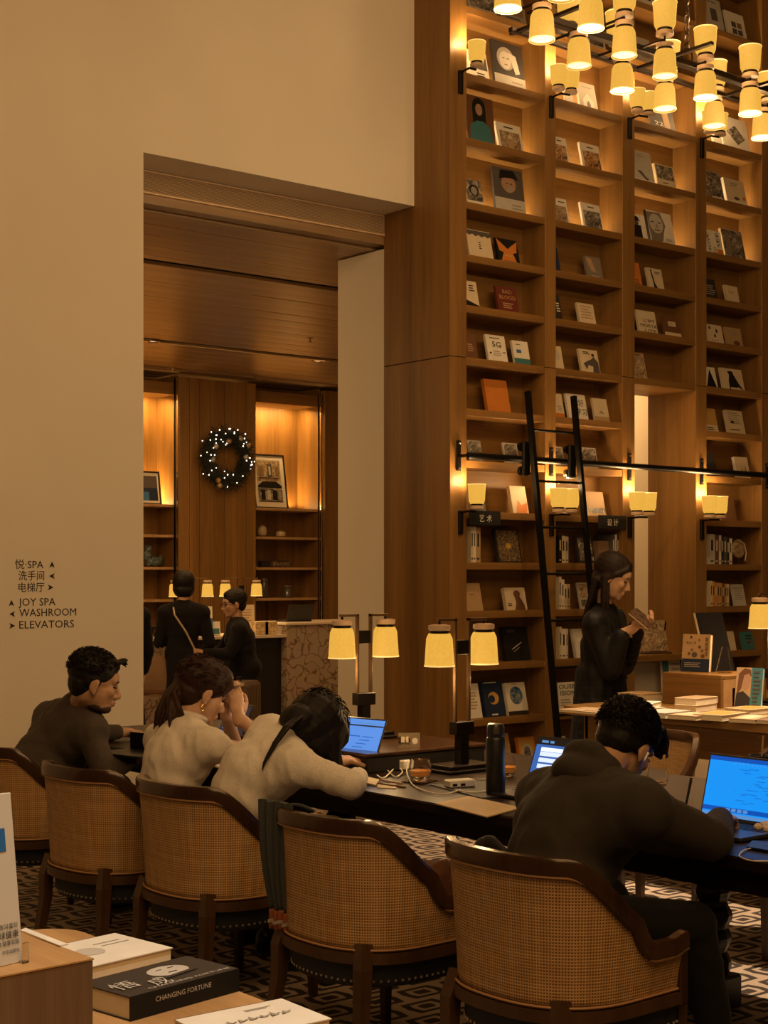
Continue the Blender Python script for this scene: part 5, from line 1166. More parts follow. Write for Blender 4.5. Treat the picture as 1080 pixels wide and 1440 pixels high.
# ---- man in the charcoal hooded jacket, nearest
H4 = Head(atD(880, 1048, 4.66), 4, 34, 6, 1.02)
e4 = atD(1000, 1182, 4.42); w4 = V((3.82, 3.05, .82)); 
P4 = seated('man in a charcoal zip jacket hunched over the table, face lit blue by his laptop', (3.15, 3.12, 0), H4, atD(838, 1092, 4.56), atD(806, 1165, 4.52), (3.12, 3.12, .60), atD(766, 1122, 4.72), atD(902, 1140, 4.30), V((3.68, 3.50, .83)), e4, V((3.86, 3.36, .81)), w4,
    'jacket', cloth('charcoal_fleece', (.036, .030, .024), scale=300, fuzz=.03), dark_tr, SKIN, [(w4, (.8, .4, -.1), (0, 0, 1), 50, 1), (V((3.86, 3.36, .81)), (.9, -.1, -.05), (0, 0, 1), 35, -1)], off=.034, wide=1.08, disp=(.006, 8, (1, 1, .45)), armr=.056,
    knees=[V((3.58, 3.30, .56)), V((3.55, 2.93, .55))], ankles=[V((3.80, 3.32, .12)), V((3.62, 2.88, .12))])
hb = MB(); haircap(H4, hb, 1.05, low=-.01)
for k in range(26):
    y_ = -.055+.11*k/25; hb.tube([H4.p((.05, y_, .10)), H4.p((.095, y_*1.05, .085+rnd.uniform(-.01, .01))), H4.p((.12+rnd.uniform(-.012, .02), y_*1.1, .045+rnd.uniform(-.02, .02)))], [.012, .009, .003], 6)
blob('hair', hb, .0045, 1, HB, P4)
fz = cloth('charcoal_fleece', (.05, .04, .03))
tufts(H4, P4, HB, 2600, 9, .024, (.35, 0, .0), zmin=.0, vol=1.04, lift=.28)
hd = MB(); Mh = frame(V((.55, -.05, .35)), V((-.4, 0, 1))); nk = V(atD(842, 1082, 4.56))
for a in [2*PI*j/24 for j in range(24)]:
    p = nk+Mh.to_3x3() @ V((-.012-.02*(1-math.sin(a))*.6, .086*math.cos(a), .080*math.sin(a))); hd.ball(p, .036, 10)
hd.ball(nk+V((-.07, .0, -.0)), (.075, .11, .055), 14)
blob('hood', hd, .008, 5, fz, P4, (.004, 9, (1, 1, 1)))
ear_hl = MB(); H4.e(ear_hl, (.006, -.086, -.022), (.004, .004, .014), 8); H4.e(ear_hl, (.008, -.085, -.008), (.006, .005, .006), 8); blob('ear_rim_highlight', ear_hl, .002, 1, flat('white_plastic', (.7, .68, .62), .3), P4)  # pale blobs stand in for the bright lit rim of the ear
finish(P4)
# ---- standing woman reading
fd = V((math.cos(math.radians(-64)), math.sin(math.radians(-64)), 0)); lt = V((-fd.y, fd.x, 0))
H5 = Head(atD(862, 811, 9.18), -58, 22, 0, 1.13)
nk = atD(850, 856, 9.24); bs = V((nk.x-.01, nk.y+.02, 0)); ch_ = nk+V((0, 0, -.22)); pe = V((bs.x, bs.y, .98))
s5l, s5r = nk+lt*.19+V((0, 0, -.075)), nk-lt*.19+V((0, 0, -.085))
P5 = pers('standing woman in a long black coat with long dark hair, reading a small book', (bs.x, bs.y, 0)); body = MB(); H5.skin(body); cap(body, H5.p((-.022, 0, -.045)), .048, nk, .05)
torso(body, pe, ch_, nk, s5l, s5r, -.015, .85)
hr, hl = atD(889, 884, 8.98), atD(909, 872, 8.9)
er5, el5 = s5r+V((.02, -.03, -.27))+fd*.06, s5l+V((.03, -.0, -.27))+fd*.05
wr5, wl5 = hr-fd*.05-lt*.03+V((0, 0, -.02)), hl-fd*.06+lt*.03+V((0, 0, -.02))
for s_, e_, w_ in ((s5l, el5, wl5), (s5r, er5, wr5)): cap(body, s_, .042, e_, .036); cap(body, e_, .036, w_, .025)
hand(body, wr5, (fd+lt*.35+V((0, 0, .25))), (-lt*.7+V((0, 0, -.5))), 38, -1); hand(body, wl5, (fd-lt*.3+V((0, 0, .3))), (lt*.7+V((0, 0, -.5))), 38, 1)
for s in (1, -1):
    hp = pe+lt*.08*s; kn = V((hp.x, hp.y, .50)); an = V((hp.x, hp.y, .10))-fd*.02; cap(body, hp, .075, kn, .05); cap(body, kn, .05, an, .034)
blob('body', body, .0065, 3, SKINL, P5); H5.features(P5)
t = MB(); torso(t, pe, ch_, nk, s5l, s5r, .022, 1.02)
for s_, e_, w_ in ((s5l, el5, wl5), (s5r, er5, wr5)): cap(t, s_, .072, e_, .068); cap(t, e_, .068, V(e_).lerp(V(w_), .88), .050)
for k in range(18):
    z = 1.0-.033*k; t.ball((pe.x, pe.y, z), (.15+.0027*k, .185+.003*k, .07), 16, M=frame(fd).to_3x3().to_4x4())
blob('coat', t, .0095, 14, cloth('black_coat', (.007, .006, .006), .55, 150, .03), P5, (.005, 10, (1, 1, .35)))
tr_ = MB()
for s in (1, -1):
    hp = pe+lt*.08*s; cap(tr_, (hp.x, hp.y, .5), .07, (hp.x, hp.y, .16), .06); shoe(V((hp.x, hp.y, .085)), fd, P5, dshoe)
blob('trousers', tr_, .01, 3, dark_tr, P5)
hb = MB(); haircap(H5, hb, 1.04, low=.02)
for q in (-1, 1): hb.tube([H5.p((.055, q*.012, .103)), H5.p((.066, q*.05, .065)), H5.p((.02, q*.082, .02)), H5.p((-.04, q*.075, -.05))], [.014, .014, .012, .016], 8)
for k in range(30):
    a = rnd.uniform(-1, 1); s_ = 1 if a > 0 else -1
    p0 = H5.p((-.07, a*.07, -.03)); p1 = nk-fd*.09+lt*a*.09+V((0, 0, -.04)); p2 = nk-fd*(.06-.10*abs(a))+lt*(a*.10-.05)+V((0, 0, -.20)); p3 = nk+fd*(.02)+lt*(a*.08-.08)+V((0, 0, -.36-rnd.random()*.06))
    hb.tube([p0, p1, p2, p3], [.022, .020, .016, .004], 6)
for k in range(9):      # a thick strand falling in front of the near shoulder
    o_ = V((rnd.uniform(-.014, .014), rnd.uniform(-.014, .014), 0)); p0 = H5.p((-.03, -.082, .0)); p1 = nk-lt*.10+fd*.03+V((0, 0, -.05)); p2 = nk-lt*.10+fd*.12+V((0, 0, -.22)); p3 = nk-lt*.07+fd*.145+V((0, 0, -.42))
    hb.tube([p0+o_, p1+o_, p2+o_, p3+o_], [.014, .014, .012, .004], 6)
blob('hair', hb, .0055, 1, hairmat('dark_brown_hair', (.022, .012, .009)), P5)
finish(P5)
bkM = frame(lt, V((0, 0, 1)))
mid = (hr+hl)/2+fd*.045+V((0, 0, .045))
rb_ = MB()
for s in (-1, 1):
    M = Matrix.Translation(mid) @ Matrix.Rotation(math.atan2(lt.y, lt.x), 4, 'Z') @ Matrix.Rotation(math.radians(-52), 4, 'X') @ Matrix.Rotation(math.radians(16*s), 4, 'Z')
    rb_.box((0 if s > 0 else -.105, -.004, -.07), (.105 if s > 0 else 0, .0, .08), M=M)
ro = rb_.build('book', noise_art('art_readcover', [(.4, (.03, .02, .015)), (.6, (.16, .09, .05))], 30)); tag(ro, 'small dark covered book held open by the standing woman', 'book')
pg = MB()
for s in (-1, 1):
    M = Matrix.Translation(mid) @ Matrix.Rotation(math.atan2(lt.y, lt.x), 4, 'Z') @ Matrix.Rotation(math.radians(-52), 4, 'X') @ Matrix.Rotation(math.radians(16*s), 4, 'Z')
    pg.box((0.002 if s > 0 else -.100, .0005, -.066), (.100 if s > 0 else -.002, .012, .078), M=M)
pg.build('pages', PAPER, ro)

# ---- people at the reception desk
def stander(label, x, y, top, face, lean, coat, hairf, arms, skin=SKIN, coatlen=.35, wide=.95, headoff=None, pitch=10, yaw=None, hd=1.0, legs_m=dark_tr):
    f = V((math.cos(math.radians(face)), math.sin(math.radians(face)), 0)); l = V((-f.y, f.x, 0)); P = pers(label, (x, y, 0))
    hc = V((x, y, top-.125))+(headoff or V((0, 0, 0)))+f*lean; nk = hc-f*.03+V((0, 0, -.15)); pe = V((x, y, min(.93, top-.72))); ch_ = pe.lerp(nk, .62)
    H = Head(hc, yaw if yaw is not None else face, pitch, 0, hd); body = MB(); H.skin(body); cap(body, H.p((-.022, 0, -.045)), .05, nk, .055)
    sl_, sr_ = nk+l*.165+V((0, 0, -.085)), nk-l*.165+V((0, 0, -.085)); torso(body, pe, ch_, nk, sl_, sr_, -.01, .9*wide)
    t = MB(); torso(t, pe, ch_, nk, sl_, sr_, .018, wide)
    for s_, sg_, (eo, wo) in ((sl_, 1, arms[0]), (sr_, -1, arms[1])):
        e_ = s_+f*eo[0]+l*eo[1]*sg_+V((0, 0, eo[2])); w_ = e_+f*wo[0]+l*wo[1]*sg_+V((0, 0, wo[2]))
        cap(body, s_, .045, e_, .037); cap(body, e_, .037, w_, .026); hand(body, w_, (w_-e_), l*sg_, 35, sg_); cap(t, s_, .064, e_, .056); cap(t, e_, .056, e_.lerp(w_, .88), .042)
    tr = MB()
    for s in (1, -1):
        hp = pe+l*.085*s; kn = V((hp.x, hp.y, .49)); an = V((hp.x, hp.y, .09)); cap(body, hp, .075, kn, .05); cap(body, kn, .05, an, .034); cap(tr, hp, .09, kn, .066); cap(tr, kn, .066, (an.x, an.y, .15), .055); shoe(V((hp.x, hp.y, .085)), f, P, dshoe)
    z = pe.z
    while z > pe.z-coatlen: t.ball((pe.x, pe.y, z), (.125+.06*(pe.z-z), .165+.08*(pe.z-z), .07), 16, M=frame(f).to_3x3().to_4x4()); z -= .035
    blob('body', body, .008, 3, skin, P); blob('coat', t, .012, 9, coat, P, (.004, 9, (1, 1, .5))); blob('trousers', tr, .012, 3, legs_m, P); H.features(P)
    hb = MB(); hairf(H, hb); blob('hair', hb, .0065, 1, HB, P); return P, H, nk, f, l
blk = cloth('black_wool', (.008, .007, .008), .9, 200, .05)
def h_bob(H, hb): haircap(H, hb, 1.2, low=.03); H.e(hb, (-.02, 0, -.01), (.09, .098, .10)); pass
def h_short(H, hb): haircap(H, hb, 1.04); spikes(H, hb, 60, 6, (.1, 0, .1), .014, .008, .03)
p6 = atD(258, 812, 13.9)
P6, H6, n6, f6, l6 = stander('standing woman in a black dress seen from behind with a pale shoulder strap', p6.x, p6.y, 1.60, 62, 0, blk, h_bob, (((.05, .05, -.27), (.22, -.05, .03)), ((.0, .07, -.28), (.18, -.02, -.06))), SKINL, .55, .86, hd=1.05)
sm_ = MB(); sm_.tube([n6-l6*-.10+V((0, 0, -.0))-f6*.02, n6+l6*.09-f6*.135+V((0, 0, -.1)), n6-l6*.01-f6*.138+V((0, 0, -.25)), n6-l6*.085-f6*.122+V((0, 0, -.40))], .009, 4); sm_.build('shoulder_strap', flat('beige_strap', (.42, .32, .22), .6), P6); finish(P6)
bg.location.x, bg.location.y = (n6+l6*.26+f6*.03).x, (n6+l6*.26+f6*.03).y
p7 = atD(336, 850, 14.1)
P7, H7, n7, f7, l7 = stander('leaning man with glasses in a black jacket facing the standing woman at the desk', p7.x+.06, p7.y, 1.44, 155, .10, blk, h_short, (((.10, .03, -.22), (.24, 0, .02)), ((.12, .03, -.22), (.24, 0, .0))), SKIN, .25, 1.1, yaw=165, hd=1.1, pitch=6)
g = MB()
for q in (-1, 1): g.tube([H7.p((.096, q*.031+.018*math.cos(a), .0+.015*math.sin(a))) for a in [2*PI*j/14 for j in range(15)]], .0018, 5, cap=False); g.tube([H7.p((.094, q*.05, .003)), H7.p((.0, q*.082, .003))], .0018, 5)
g.build('glasses', iron, P7); finish(P7)
p8 = atD(171, 850, 12.6)
P8, *_ = stander('dark coated person mostly hidden behind the edge of the cream wall', p8.x, p8.y, 1.60, 80, 0, blk, h_bob, (((.0, .05, -.28), (.1, 0, -.2)), ((.0, .05, -.28), (.1, 0, -.2))), SKINL, .6); finish(P8)
# ================================================================ THINGS ON THE READING TABLE
TZ = .7612
def laptop(name, x, y, rz, wd, dp, h, tilt, label, ui, scr=(0.02, .30, .92), es=1.0, body='laptop_black', z=TZ):
    t = tag(empty(name, (x, y, z), rz), label, 'laptop')      # hinge at the origin, keyboard towards local -x, screen faces -x
    bm_ = flat(body, (.05, .052, .058) if body == 'laptop_grey' else (.012, .012, .013), .35, .4)
    MB().box((-dp, -wd/2, .002), (0, wd/2, .014), b=.002).build('keyboard_base', bm_, t)
    kb = MB()
    for r in range(5):
        for c in range(13): kb.box((-.10+r*.0185, -wd*.42+c*wd*.065, .014), (-.10+r*.0185+.014, -wd*.42+c*wd*.065+wd*.055, .0155))
    tag(kb.build('keys', flat('key_black', (.01, .01, .011), .5), t), kind='stuff')
    MB().box((-dp+.015, -.05, .0141), (-.12, .05, .0145)).build('trackpad', flat('trackpad', (.07, .07, .075), .3), t)
    M = Matrix.Translation((-.002, 0, .014)) @ Matrix.Rotation(math.radians(tilt), 4, 'Y')
    l = MB().box((0, -wd/2, 0), (.006, wd/2, h), b=.002, M=M).build('lid', bm_, t)
    MB().box((-.0012, -wd/2+.008, .012), (-.0002, wd/2-.008, h-.008), M=M).build('screen', flat('scr_%s' % label[:12], scr, .2, emit=scr, es=es), l)
    mats = []; m2 = MB()
    for (y0, z0, y1, z1, col, e_) in ui:
        m = flat('ui_%.2f_%.2f_%.2f' % col, col, .3, emit=col, es=e_)
        if m not in mats: mats.append(m)
        W_, H_ = wd-.016, h-.020; k = len(m2.f)
        m2.box((-.0018-.00002*k/6, W_/2-y1*W_, .012+z0*H_), (-.0013, W_/2-y0*W_, .012+z1*H_), mats.index(m), M=M)
    if ui: tag(m2.build('screen_content', mats, l), kind='stuff')
    return t
dk = (.0, .045, .27); lb = (.01, .09, .36); wh = (.08, .25, .60); nv = (.0, .06, .25)
ui = [(0, .93, 1, 1, dk, .9), (0, .085, 1, .16, dk, .9), (0, .0, 1, .06, wh, .5)]+[(.3+.05*k, .895, .32+.05*k, .91, wh, .8) for k in range(11)]
rr = random.Random(4)
for k in range(26): y_ = rr.uniform(.35, .8); z_ = .25+.6*k/26; ui.append((y_, z_, y_+rr.uniform(.05, .18), z_+.008, nv, .8))
ui += [(.28+.07*k, .095, .33+.07*k, .15, wh, .7) for k in range(4)]+[(.8, .1, .98, .35, lb, .8)]
laptop('laptop', 4.03, 3.125, .0, .355, .24, .217, 15, 'open laptop with a bright blue screen at the right picture edge', ui, (.001, .150, .50), 1.0, 'laptop_grey')
ui2 = [(.0, .86, 1, 1, (.01, .01, .012), .2), (.08, .9, .2, .95, wh, 1), (.23, .9, .3, .95, wh, 1)]+[(.1, .1+.13*k, .55, .19+.13*k, (.45, .55, .75), .8) for k in range(5)]+[(.1, .72, .5, .80, (.6, .7, .9), .9), (.62, .1, .95, .5, (.02, .08, .25), .6)]
laptop('laptop', 4.09, 4.04, .05, .30, .21, .205, 22, 'black tablet laptop with a dark blue screen left of the hunched man', ui2, (.02, .08, .28), .8)
ui3 = [(0, .84, 1, .87, (.02, .02, .03), .3), (.5, .9, .95, .93, wh, .8), (.1, .6, .6, .62, nv, .8)]+[(.4+.05*k, .2+.08*k, .6+.05*k, .215+.08*k, nv, .8) for k in range(6)]+[(.55, .35, .9, .36, wh, .8)]
laptop('laptop', 3.96, 5.14, .16, .31, .215, .215, 24, 'black laptop with a light blue screen beside the woman in the white sweater', ui3, (.05, .15, .44), .95)
laptop('laptop', 4.02, 6.16, -.20, .31, .2, .205, 22, 'open black laptop behind the clasped hands, seen edge on', [(.1, .2+.1*k, .6, .23+.1*k, (.1, .25, .6), .6) for k in range(6)], (.004, .008, .02), .5)
q = onZ(190, 1062, TZ); t = tag(empty('laptop', (q.x, q.y, TZ), .2), 'black laptop at the far end of the table beside the bearded man', 'laptop')
MB().box((-.11, -.15, .001), (.11, .15, .014), b=.002).build('keyboard_base', black_iron, t); MB().box((0, -.15, 0), (.006, .15, .075), b=.001).build('lid', black_iron, t, loc=(.10, 0, .014))
def glass(u, v, label, s=1.0, tea=True):
    p = onZ(u, v, TZ); t = tag(empty('glass_tumbler', tuple(p)), label, 'glass', 'tea glasses on the reading table')
    gm = flat('clear_glass', (.95, .95, .95), .03, trans=1)
    pr = [(.026, 0), (.040, .018), (.0455, .042), (.043, .066), (.038, .084), (.0365, .084), (.041, .064), (.0430, .042), (.038, .020), (.0, .006)]
    MB().lathe([(a*s, b*s) for a, b in pr], n=28, cap=True).build('bowl', gm, t, True)
    if tea: MB().lathe([(.0, .008*s), (.036*s, .0202*s), (.0425*s, .041*s), (.0, .0412*s)], n=24, cap=False).build('tea', flat('glowing_tea', (.75, .27, .05), .1, emit=(.5, .16, .02), es=.10), t, True)  # slight emission in the tea stands in for light passing through
    return t
glass(591, 1099, 'tea glass beside the white cable on a dark coaster'); glass(711, 1092, 'tea glass just behind the black bottle'); glass(925, 1108, 'nearly empty glass behind the hunched man\'s face', .9, False)
q = onZ(589, 1099, TZ); 
cs = MB().box((-.06, -.05, 0), (.06, .05, .0035), b=.001).build('coaster', mahog); cs.location = (q.x+.005, q.y, TZ-.0045+.0045); cs.rotation_euler = (0, 0, .3); tag(cs, 'dark square coaster under the tea glass by the cable', 'coaster')
for o in bpy.data.objects:
    if o.name == 'glass_tumbler': o.location.z += .004
q = onZ(697, 1118, TZ); bt = tag(empty('water_bottle', tuple(q)), 'tall matt black insulated bottle with a flip lid', 'bottle')
MB().lathe([(.034, 0), (.036, .004), (.036, .205), (.033, .212), (.031, .214)], n=28).build('body', flat('bottle_black', (.010, .010, .011), .4), bt, True)
ld = MB().lathe([(.032, .214), (.033, .222), (.033, .25), (.028, .262), (.0, .264)], n=28, cap=False).build('lid', flat('bottle_lid', (.02, .02, .022), .3), bt, True)
MB().box((-.037, -.010, .225), (-.029, .010, .25), b=.002).build('lid_button', flat('lid_button_grey', (.12, .11, .10), .3, .5), ld, rot=(0, 0, .9))
q = onZ(651, 1108, TZ); hubo = MB().box((-.055, -.03, 0), (.055, .03, .028), b=.004).build('power_adapter', flat('white_plastic', (.62, .60, .55), .35)); hubo.location = q+V((0, .02, .003)); hubo.rotation_euler = (0, 0, -.25); tag(hubo, 'white power adapter block on the dark desk mat', 'charger')
MB().box((-.045, -.0305, .006), (-.025, -.0295, .016)).box((-.01, -.0305, .006), (.01, -.0295, .016)).build('ports', black_iron, hubo)
q = onZ(565, 1082, TZ); ch2_ = MB().box((-.028, -.028, 0), (.028, .028, .042), b=.005).build('charger_cube', flat('white_plastic', (.6, .6, .55))); ch2_.location = q; ch2_.rotation_euler = (0, 0, .4); tag(ch2_, 'small white charger cube beside the coiled cable', 'charger')
m_ = MB().prism([(-.2, -.13), (.2, -.13), (.2, .13), (-.2, .13)], 0, .003).build('desk_mat', flat('mat_black', (.014, .013, .013), .7)); q = onZ(668, 1112, TZ); m_.location = (q.x+.05, q.y, TZ); m_.rotation_euler = (0, 0, 1.35); tag(m_, 'black desk mat under the adapter and bottle', 'mat')
bt.location.z += .0035
ca = [onZ(u, v, TZ+.006) for u, v in [(648, 1110), (625, 1117), (600, 1113), (580, 1103), (572, 1090), (578, 1076), (590, 1080)]]; ca[-2].z += .035; ca[-3].z += .02; ca[-1].z += .03
def smooth_pts(p, n=8):
    out = []
    for i in range(len(p)-1):
        p0, p1, p2, p3 = p[max(i-1, 0)], p[i], p[i+1], p[min(i+2, len(p)-1)]
        for j in range(n):
            t = j/n; out.append(.5*((2*p1)+(p2-p0)*t+(2*p0-5*p1+4*p2-p3)*t*t+(3*p1-p0-3*p2+p3)*t*t*t))
    return out+[p[-1]]
wcab = flat('white_cable', (.65, .6, .52), .4)
def cable(pts, r, label): o = MB().tube(smooth_pts(pts), r, 6).build('charging_cable', wcab, None, True); tag(o, label, 'cable'); return o
cable(ca, .0028, 'white cable looping from the adapter up past the tea glass')
cable([onZ(u, v, TZ+.007) for u, v in [(672, 1096), (690, 1096), (697, 1104), (685, 1112), (660, 1114), (640, 1110)]], .0028, 'white cable curling round the front of the adapter')
cb = [onZ(u, v, TZ+.006) for u, v in [(528, 1078), (527, 1068), (531, 1062), (540, 1076), (555, 1092), (566, 1085), (556, 1080), (540, 1094), (530, 1090)]]; cb[1].z += .02; cb[2].z += .03; cable(cb, .0028, 'tangled white cable beside the light blue laptop')
def pencil(u0, v0, u1, v1, col, label, r=.0038):
    a, b = onZ(u0, v0, TZ+r), onZ(u1, v1, TZ+r); o = tag(empty('pencil', tuple(a)), label, 'pencil'); d = b-a
    MB().tube([(0, 0, 0), tuple(d*.9)], r, 6).build('shaft', flat('pencil_'+col, C[col], .4), o); MB().tube([tuple(d*.9), tuple(d)], [r, .0006], 6).build('tip', cmat(C['tan']), o)
pencil(570, 1107, 528, 1101, 'brown', 'brown pencil lying in front of the charger cube'); pencil(566, 1102, 533, 1096, 'tan', 'thin tan pencil lying behind the brown one')
def sheet(name, quad, th, mat, label, cat, z=TZ, lines=None):
    pts = [onZ(u, v, z) for u, v in quad]; mb = MB(); c = sum(pts, V())/4
    vs = [p-c for p in pts]+[p-c+V((0, 0, th)) for p in pts]; mb.add(vs, [(3, 2, 1, 0), (4, 5, 6, 7), (0, 1, 5, 4), (1, 2, 6, 5), (2, 3, 7, 6), (3, 0, 4, 7)])
    o = mb.build(name, mat); o.location = c; tag(o, label, cat)
    if lines:
        lm = MB(); P = [p-c for p in pts]
        for k in range(lines):
            f = .12+.76*k/lines; a = P[0].lerp(P[3], f); b = P[1].lerp(P[2], f); a2 = a.lerp(b, .1); b2 = a.lerp(b, rnd.uniform(.55, .92)); w_ = (P[3]-P[0]).normalized()*.0016
            up_ = V((0, 0, th+.0004)); lm.add([a2-w_+up_, b2-w_+up_, b2+w_+up_, a2+w_+up_], [(0, 1, 2, 3)])
        tag(lm.build('handwriting', cmat(C['grey']), o), kind='stuff')
    return o
sheet('notebook', [(612, 1131), (685, 1150), (733, 1137), (660, 1121)], .004, flat('old_paper', (.55, .42, .25), .8, var=.1), 'cream handwritten sheets lying at the table edge', 'paper', lines=11)
sheet('notebook', [(505, 1100), (528, 1106), (533, 1098), (512, 1093)], .006, PAPER, 'small notebook under the writing woman\'s hand', 'notebook')
sheet('ticket', [(531, 1108), (557, 1109), (556, 1103), (531, 1102)], .0015, cmat(C['cream']), 'small printed cream ticket near the pencils', 'ticket', lines=3)
sheet('notebook', [(288, 1076), (316, 1082), (325, 1070), (300, 1064)], .006, PAPER, 'open white notebook below the polo woman\'s elbow', 'notebook', lines=4)
# acrylic block on the raised box
q = V((4.22, 5.04, .8425)); ab = tag(empty('acrylic_sign', tuple(q), -.55), 'clear acrylic sign block with small pale print on the raised box', 'sign')
MB().box((-.05, -.009, 0), (.05, .009, .062), b=.002).build('block', flat('clear_acrylic', (.9, .85, .75), .05, trans=1), ab)
MB().box((-.036, -.0102, .02), (-.020, -.0094, .045)).box((-.015, -.0102, .02), (-.004, -.0094, .045)).build('print', cmat(C['cream']), ab); MB().lathe([(0, 0), (.013, 0), (.013, .001), (0, .001)], n=16, cap=False, M=Matrix.Translation((.024, -.0094, .026)) @ Matrix.Rotation(PI/2, 4, 'X')).build('emblem', cmat(C['lgrey']), ab)
# pens, phone and cup near the right laptop
ph = sheet('smartphone', [(1050, 1194), (1085, 1200), (1085, 1188), (1058, 1185)], .008, black_iron, 'black smartphone lying in front of the right laptop', 'phone')
cable([onZ(u, v, TZ+.004) for u, v in [(1060, 1192), (1046, 1196), (1040, 1204), (1056, 1210), (1082, 1211)]], .0022, 'thin dark cable curling from the phone')
bpy.data.objects[-1] if False else None
bag_ = MB(); q = onZ(1080, 1172, TZ)
for k in range(12): bag_.ball((rnd.uniform(-.03, .03), rnd.uniform(-.03, .03), .012+rnd.uniform(0, .012)), (rnd.uniform(.012, .02), rnd.uniform(.012, .02), rnd.uniform(.008, .013)), 8, M=Matrix.Rotation(rnd.uniform(0, 3), 4, 'Z'))
o = blob('crumpled_tissue', bag_, .0045, 1, flat('tissue', (.62, .52, .36), .8, var=.2), None, (.002, 60, (1, 1, 1))); o.location = q; tag(o, 'crumpled pale tissue on the laptop corner at the right edge', 'tissue')
pn = tag(empty('pen', tuple(onZ(963, 1142, TZ))), 'black pen standing in the hunched man\'s writing hand', 'pen')
MB().tube([(-.0, 0, .005), (.035, .0, .115)], [.004, .0055], 8).build('barrel', flat('pen_black', (.012, .012, .012), .25), pn, True); MB().tube([(.031, 0, .085), (.033, -.006, .112)], .0018, 6).build('clip', chrome, pn)
q = atD(1068, 1073, 5.9); cu_ = tag(empty('paper_cup', (q.x, q.y, TZ)), 'black cup with a wooden stirrer behind the right laptop', 'cup')
MB().lathe([(.030, 0), (.043, .125), (.040, .125), (.028, .004), (0, .004)], n=24, cap=False).build('cup_body', flat('cup_black', (.012, .011, .011), .5), cu_, True); MB().box((-.004, -.001, .01), (.004, .001, .20)).build('stirrer', cmat(C['tan']), cu_, rot=(0, .12, 0))
pn2 = tag(empty('pen', tuple(onZ(556, 1062, TZ))), 'dark pen leaning by the light blue laptop', 'pen')
MB().tube([(-.02, 0, .004), (.03, -.01, .10)], .005, 8).build('barrel', black_iron, pn2, True)

# ================================================================ CLOTHES ON THE CHAIRS
# grey knit over the rear left corner of the empty chair
cx, cy = XC-.02, 3.93
kn = MB(); top = V((cx-.238, cy+.175, .80))
rows = []
outw = V((-1, .12, 0)).normalized(); side = V((.12, -1, 0)).normalized()
def strip(rows_, th=.008):
    mb = MB(); m = len(rows_[0])
    vs = [p for r in rows_ for p in r]; fs = []
    for i in range(len(rows_)-1):
        for j in range(m-1): fs.append((i*m+j, (i+1)*m+j, (i+1)*m+j+1, i*m+j+1))
    return mb.add(vs, fs)
m_ = 15
for i in range(26):
    f = i/25
    if f < .16: z = .785+.055*math.sin(PI*(.15+.35*f/.16)); o_ = -.05+.085*f/.16; w_ = .078
    else: g_ = (f-.16)/.84; z = .84-.36*g_; o_ = .036+.012*math.sin(3*g_)-.030*g_; w_ = .078-.034*g_
    rows.append([top+outw*(o_+.012*math.sin(j*1.7+f*2)*(.4+f*.6))+side*((j/(m_-1)-.5)*2*w_)+V((0, 0, z-top.z+.004*math.sin(j))) for j in range(m_)])
kt = strip(rows); knit = tag(empty('grey_knit', (cx-.26, cy+.26, .43)), 'grey knit garment hanging over the empty chair back', 'clothing')
kb = kt.build('fabric', cloth('grey_knit_cloth', (.055, .062, .062), scale=260), knit, True); kb.location = -knit.location; so = kb.modifiers.new('s', 'SOLIDIFY'); so.thickness = .010
cuff = MB(); cp_ = rows[-1][m_//2]
cf_ = strip([[p+V((0, 0, -.0-.065*k/6))+outw*.002 for p in rows[-1]] for k in range(7)]); o = cf_.build('striped_cuff', noise_art('rust_cuff', [(.4, (.20, .055, .015)), (.6, (.26, .075, .02))], 10), knit, True); o.location = -knit.location; so = o.modifiers.new('s', 'SOLIDIFY'); so.thickness = .012
o = strip([[p+V((0, 0, -.032-.006*k))+outw*.0085 for p in rows[-1]] for k in range(3)]).build('cuff_stripe', cmat(C['grey']), knit, True); o.location = -knit.location
# brown jacket heaped on the seat of the empty chair
jk = MB(); bx0 = V((cx+.06, cy-.07, .50))
for c_, r_ in (((0, 0, .04), (.17, .13, .06)), ((.06, -.08, .07), (.12, .09, .08)), ((.0, .08, .09), (.14, .08, .08)), ((.10, -.11, .05), (.10, .06, .06)), ((-.08, -.05, .10), (.10, .10, .09))): jk.ball(bx0+V(c_), r_, 14)
o = blob('brown_jacket', jk, .010, 4, cloth('rust_brown_cloth', (.075, .028, .012)), None, (.012, 9, (1, 1, .6))); tag(o, 'rust brown jacket heaped on the seat of the empty chair', 'clothing')
# dark bag behind the hunched man
bgk = MB(); bgk.ball((3.0, 3.22, .66), (.035, .09, .12), 16); bgk.ball((2.985, 3.20, .76), (.03, .085, .075), 14)
o = blob('black_bag', bgk, .010, 4, cloth('black_nylon', (.010, .010, .011), .5), None, (.006, 9, (1, 1, 1))); tag(o, 'soft black bag squeezed behind the hunched man in his chair', 'bag')

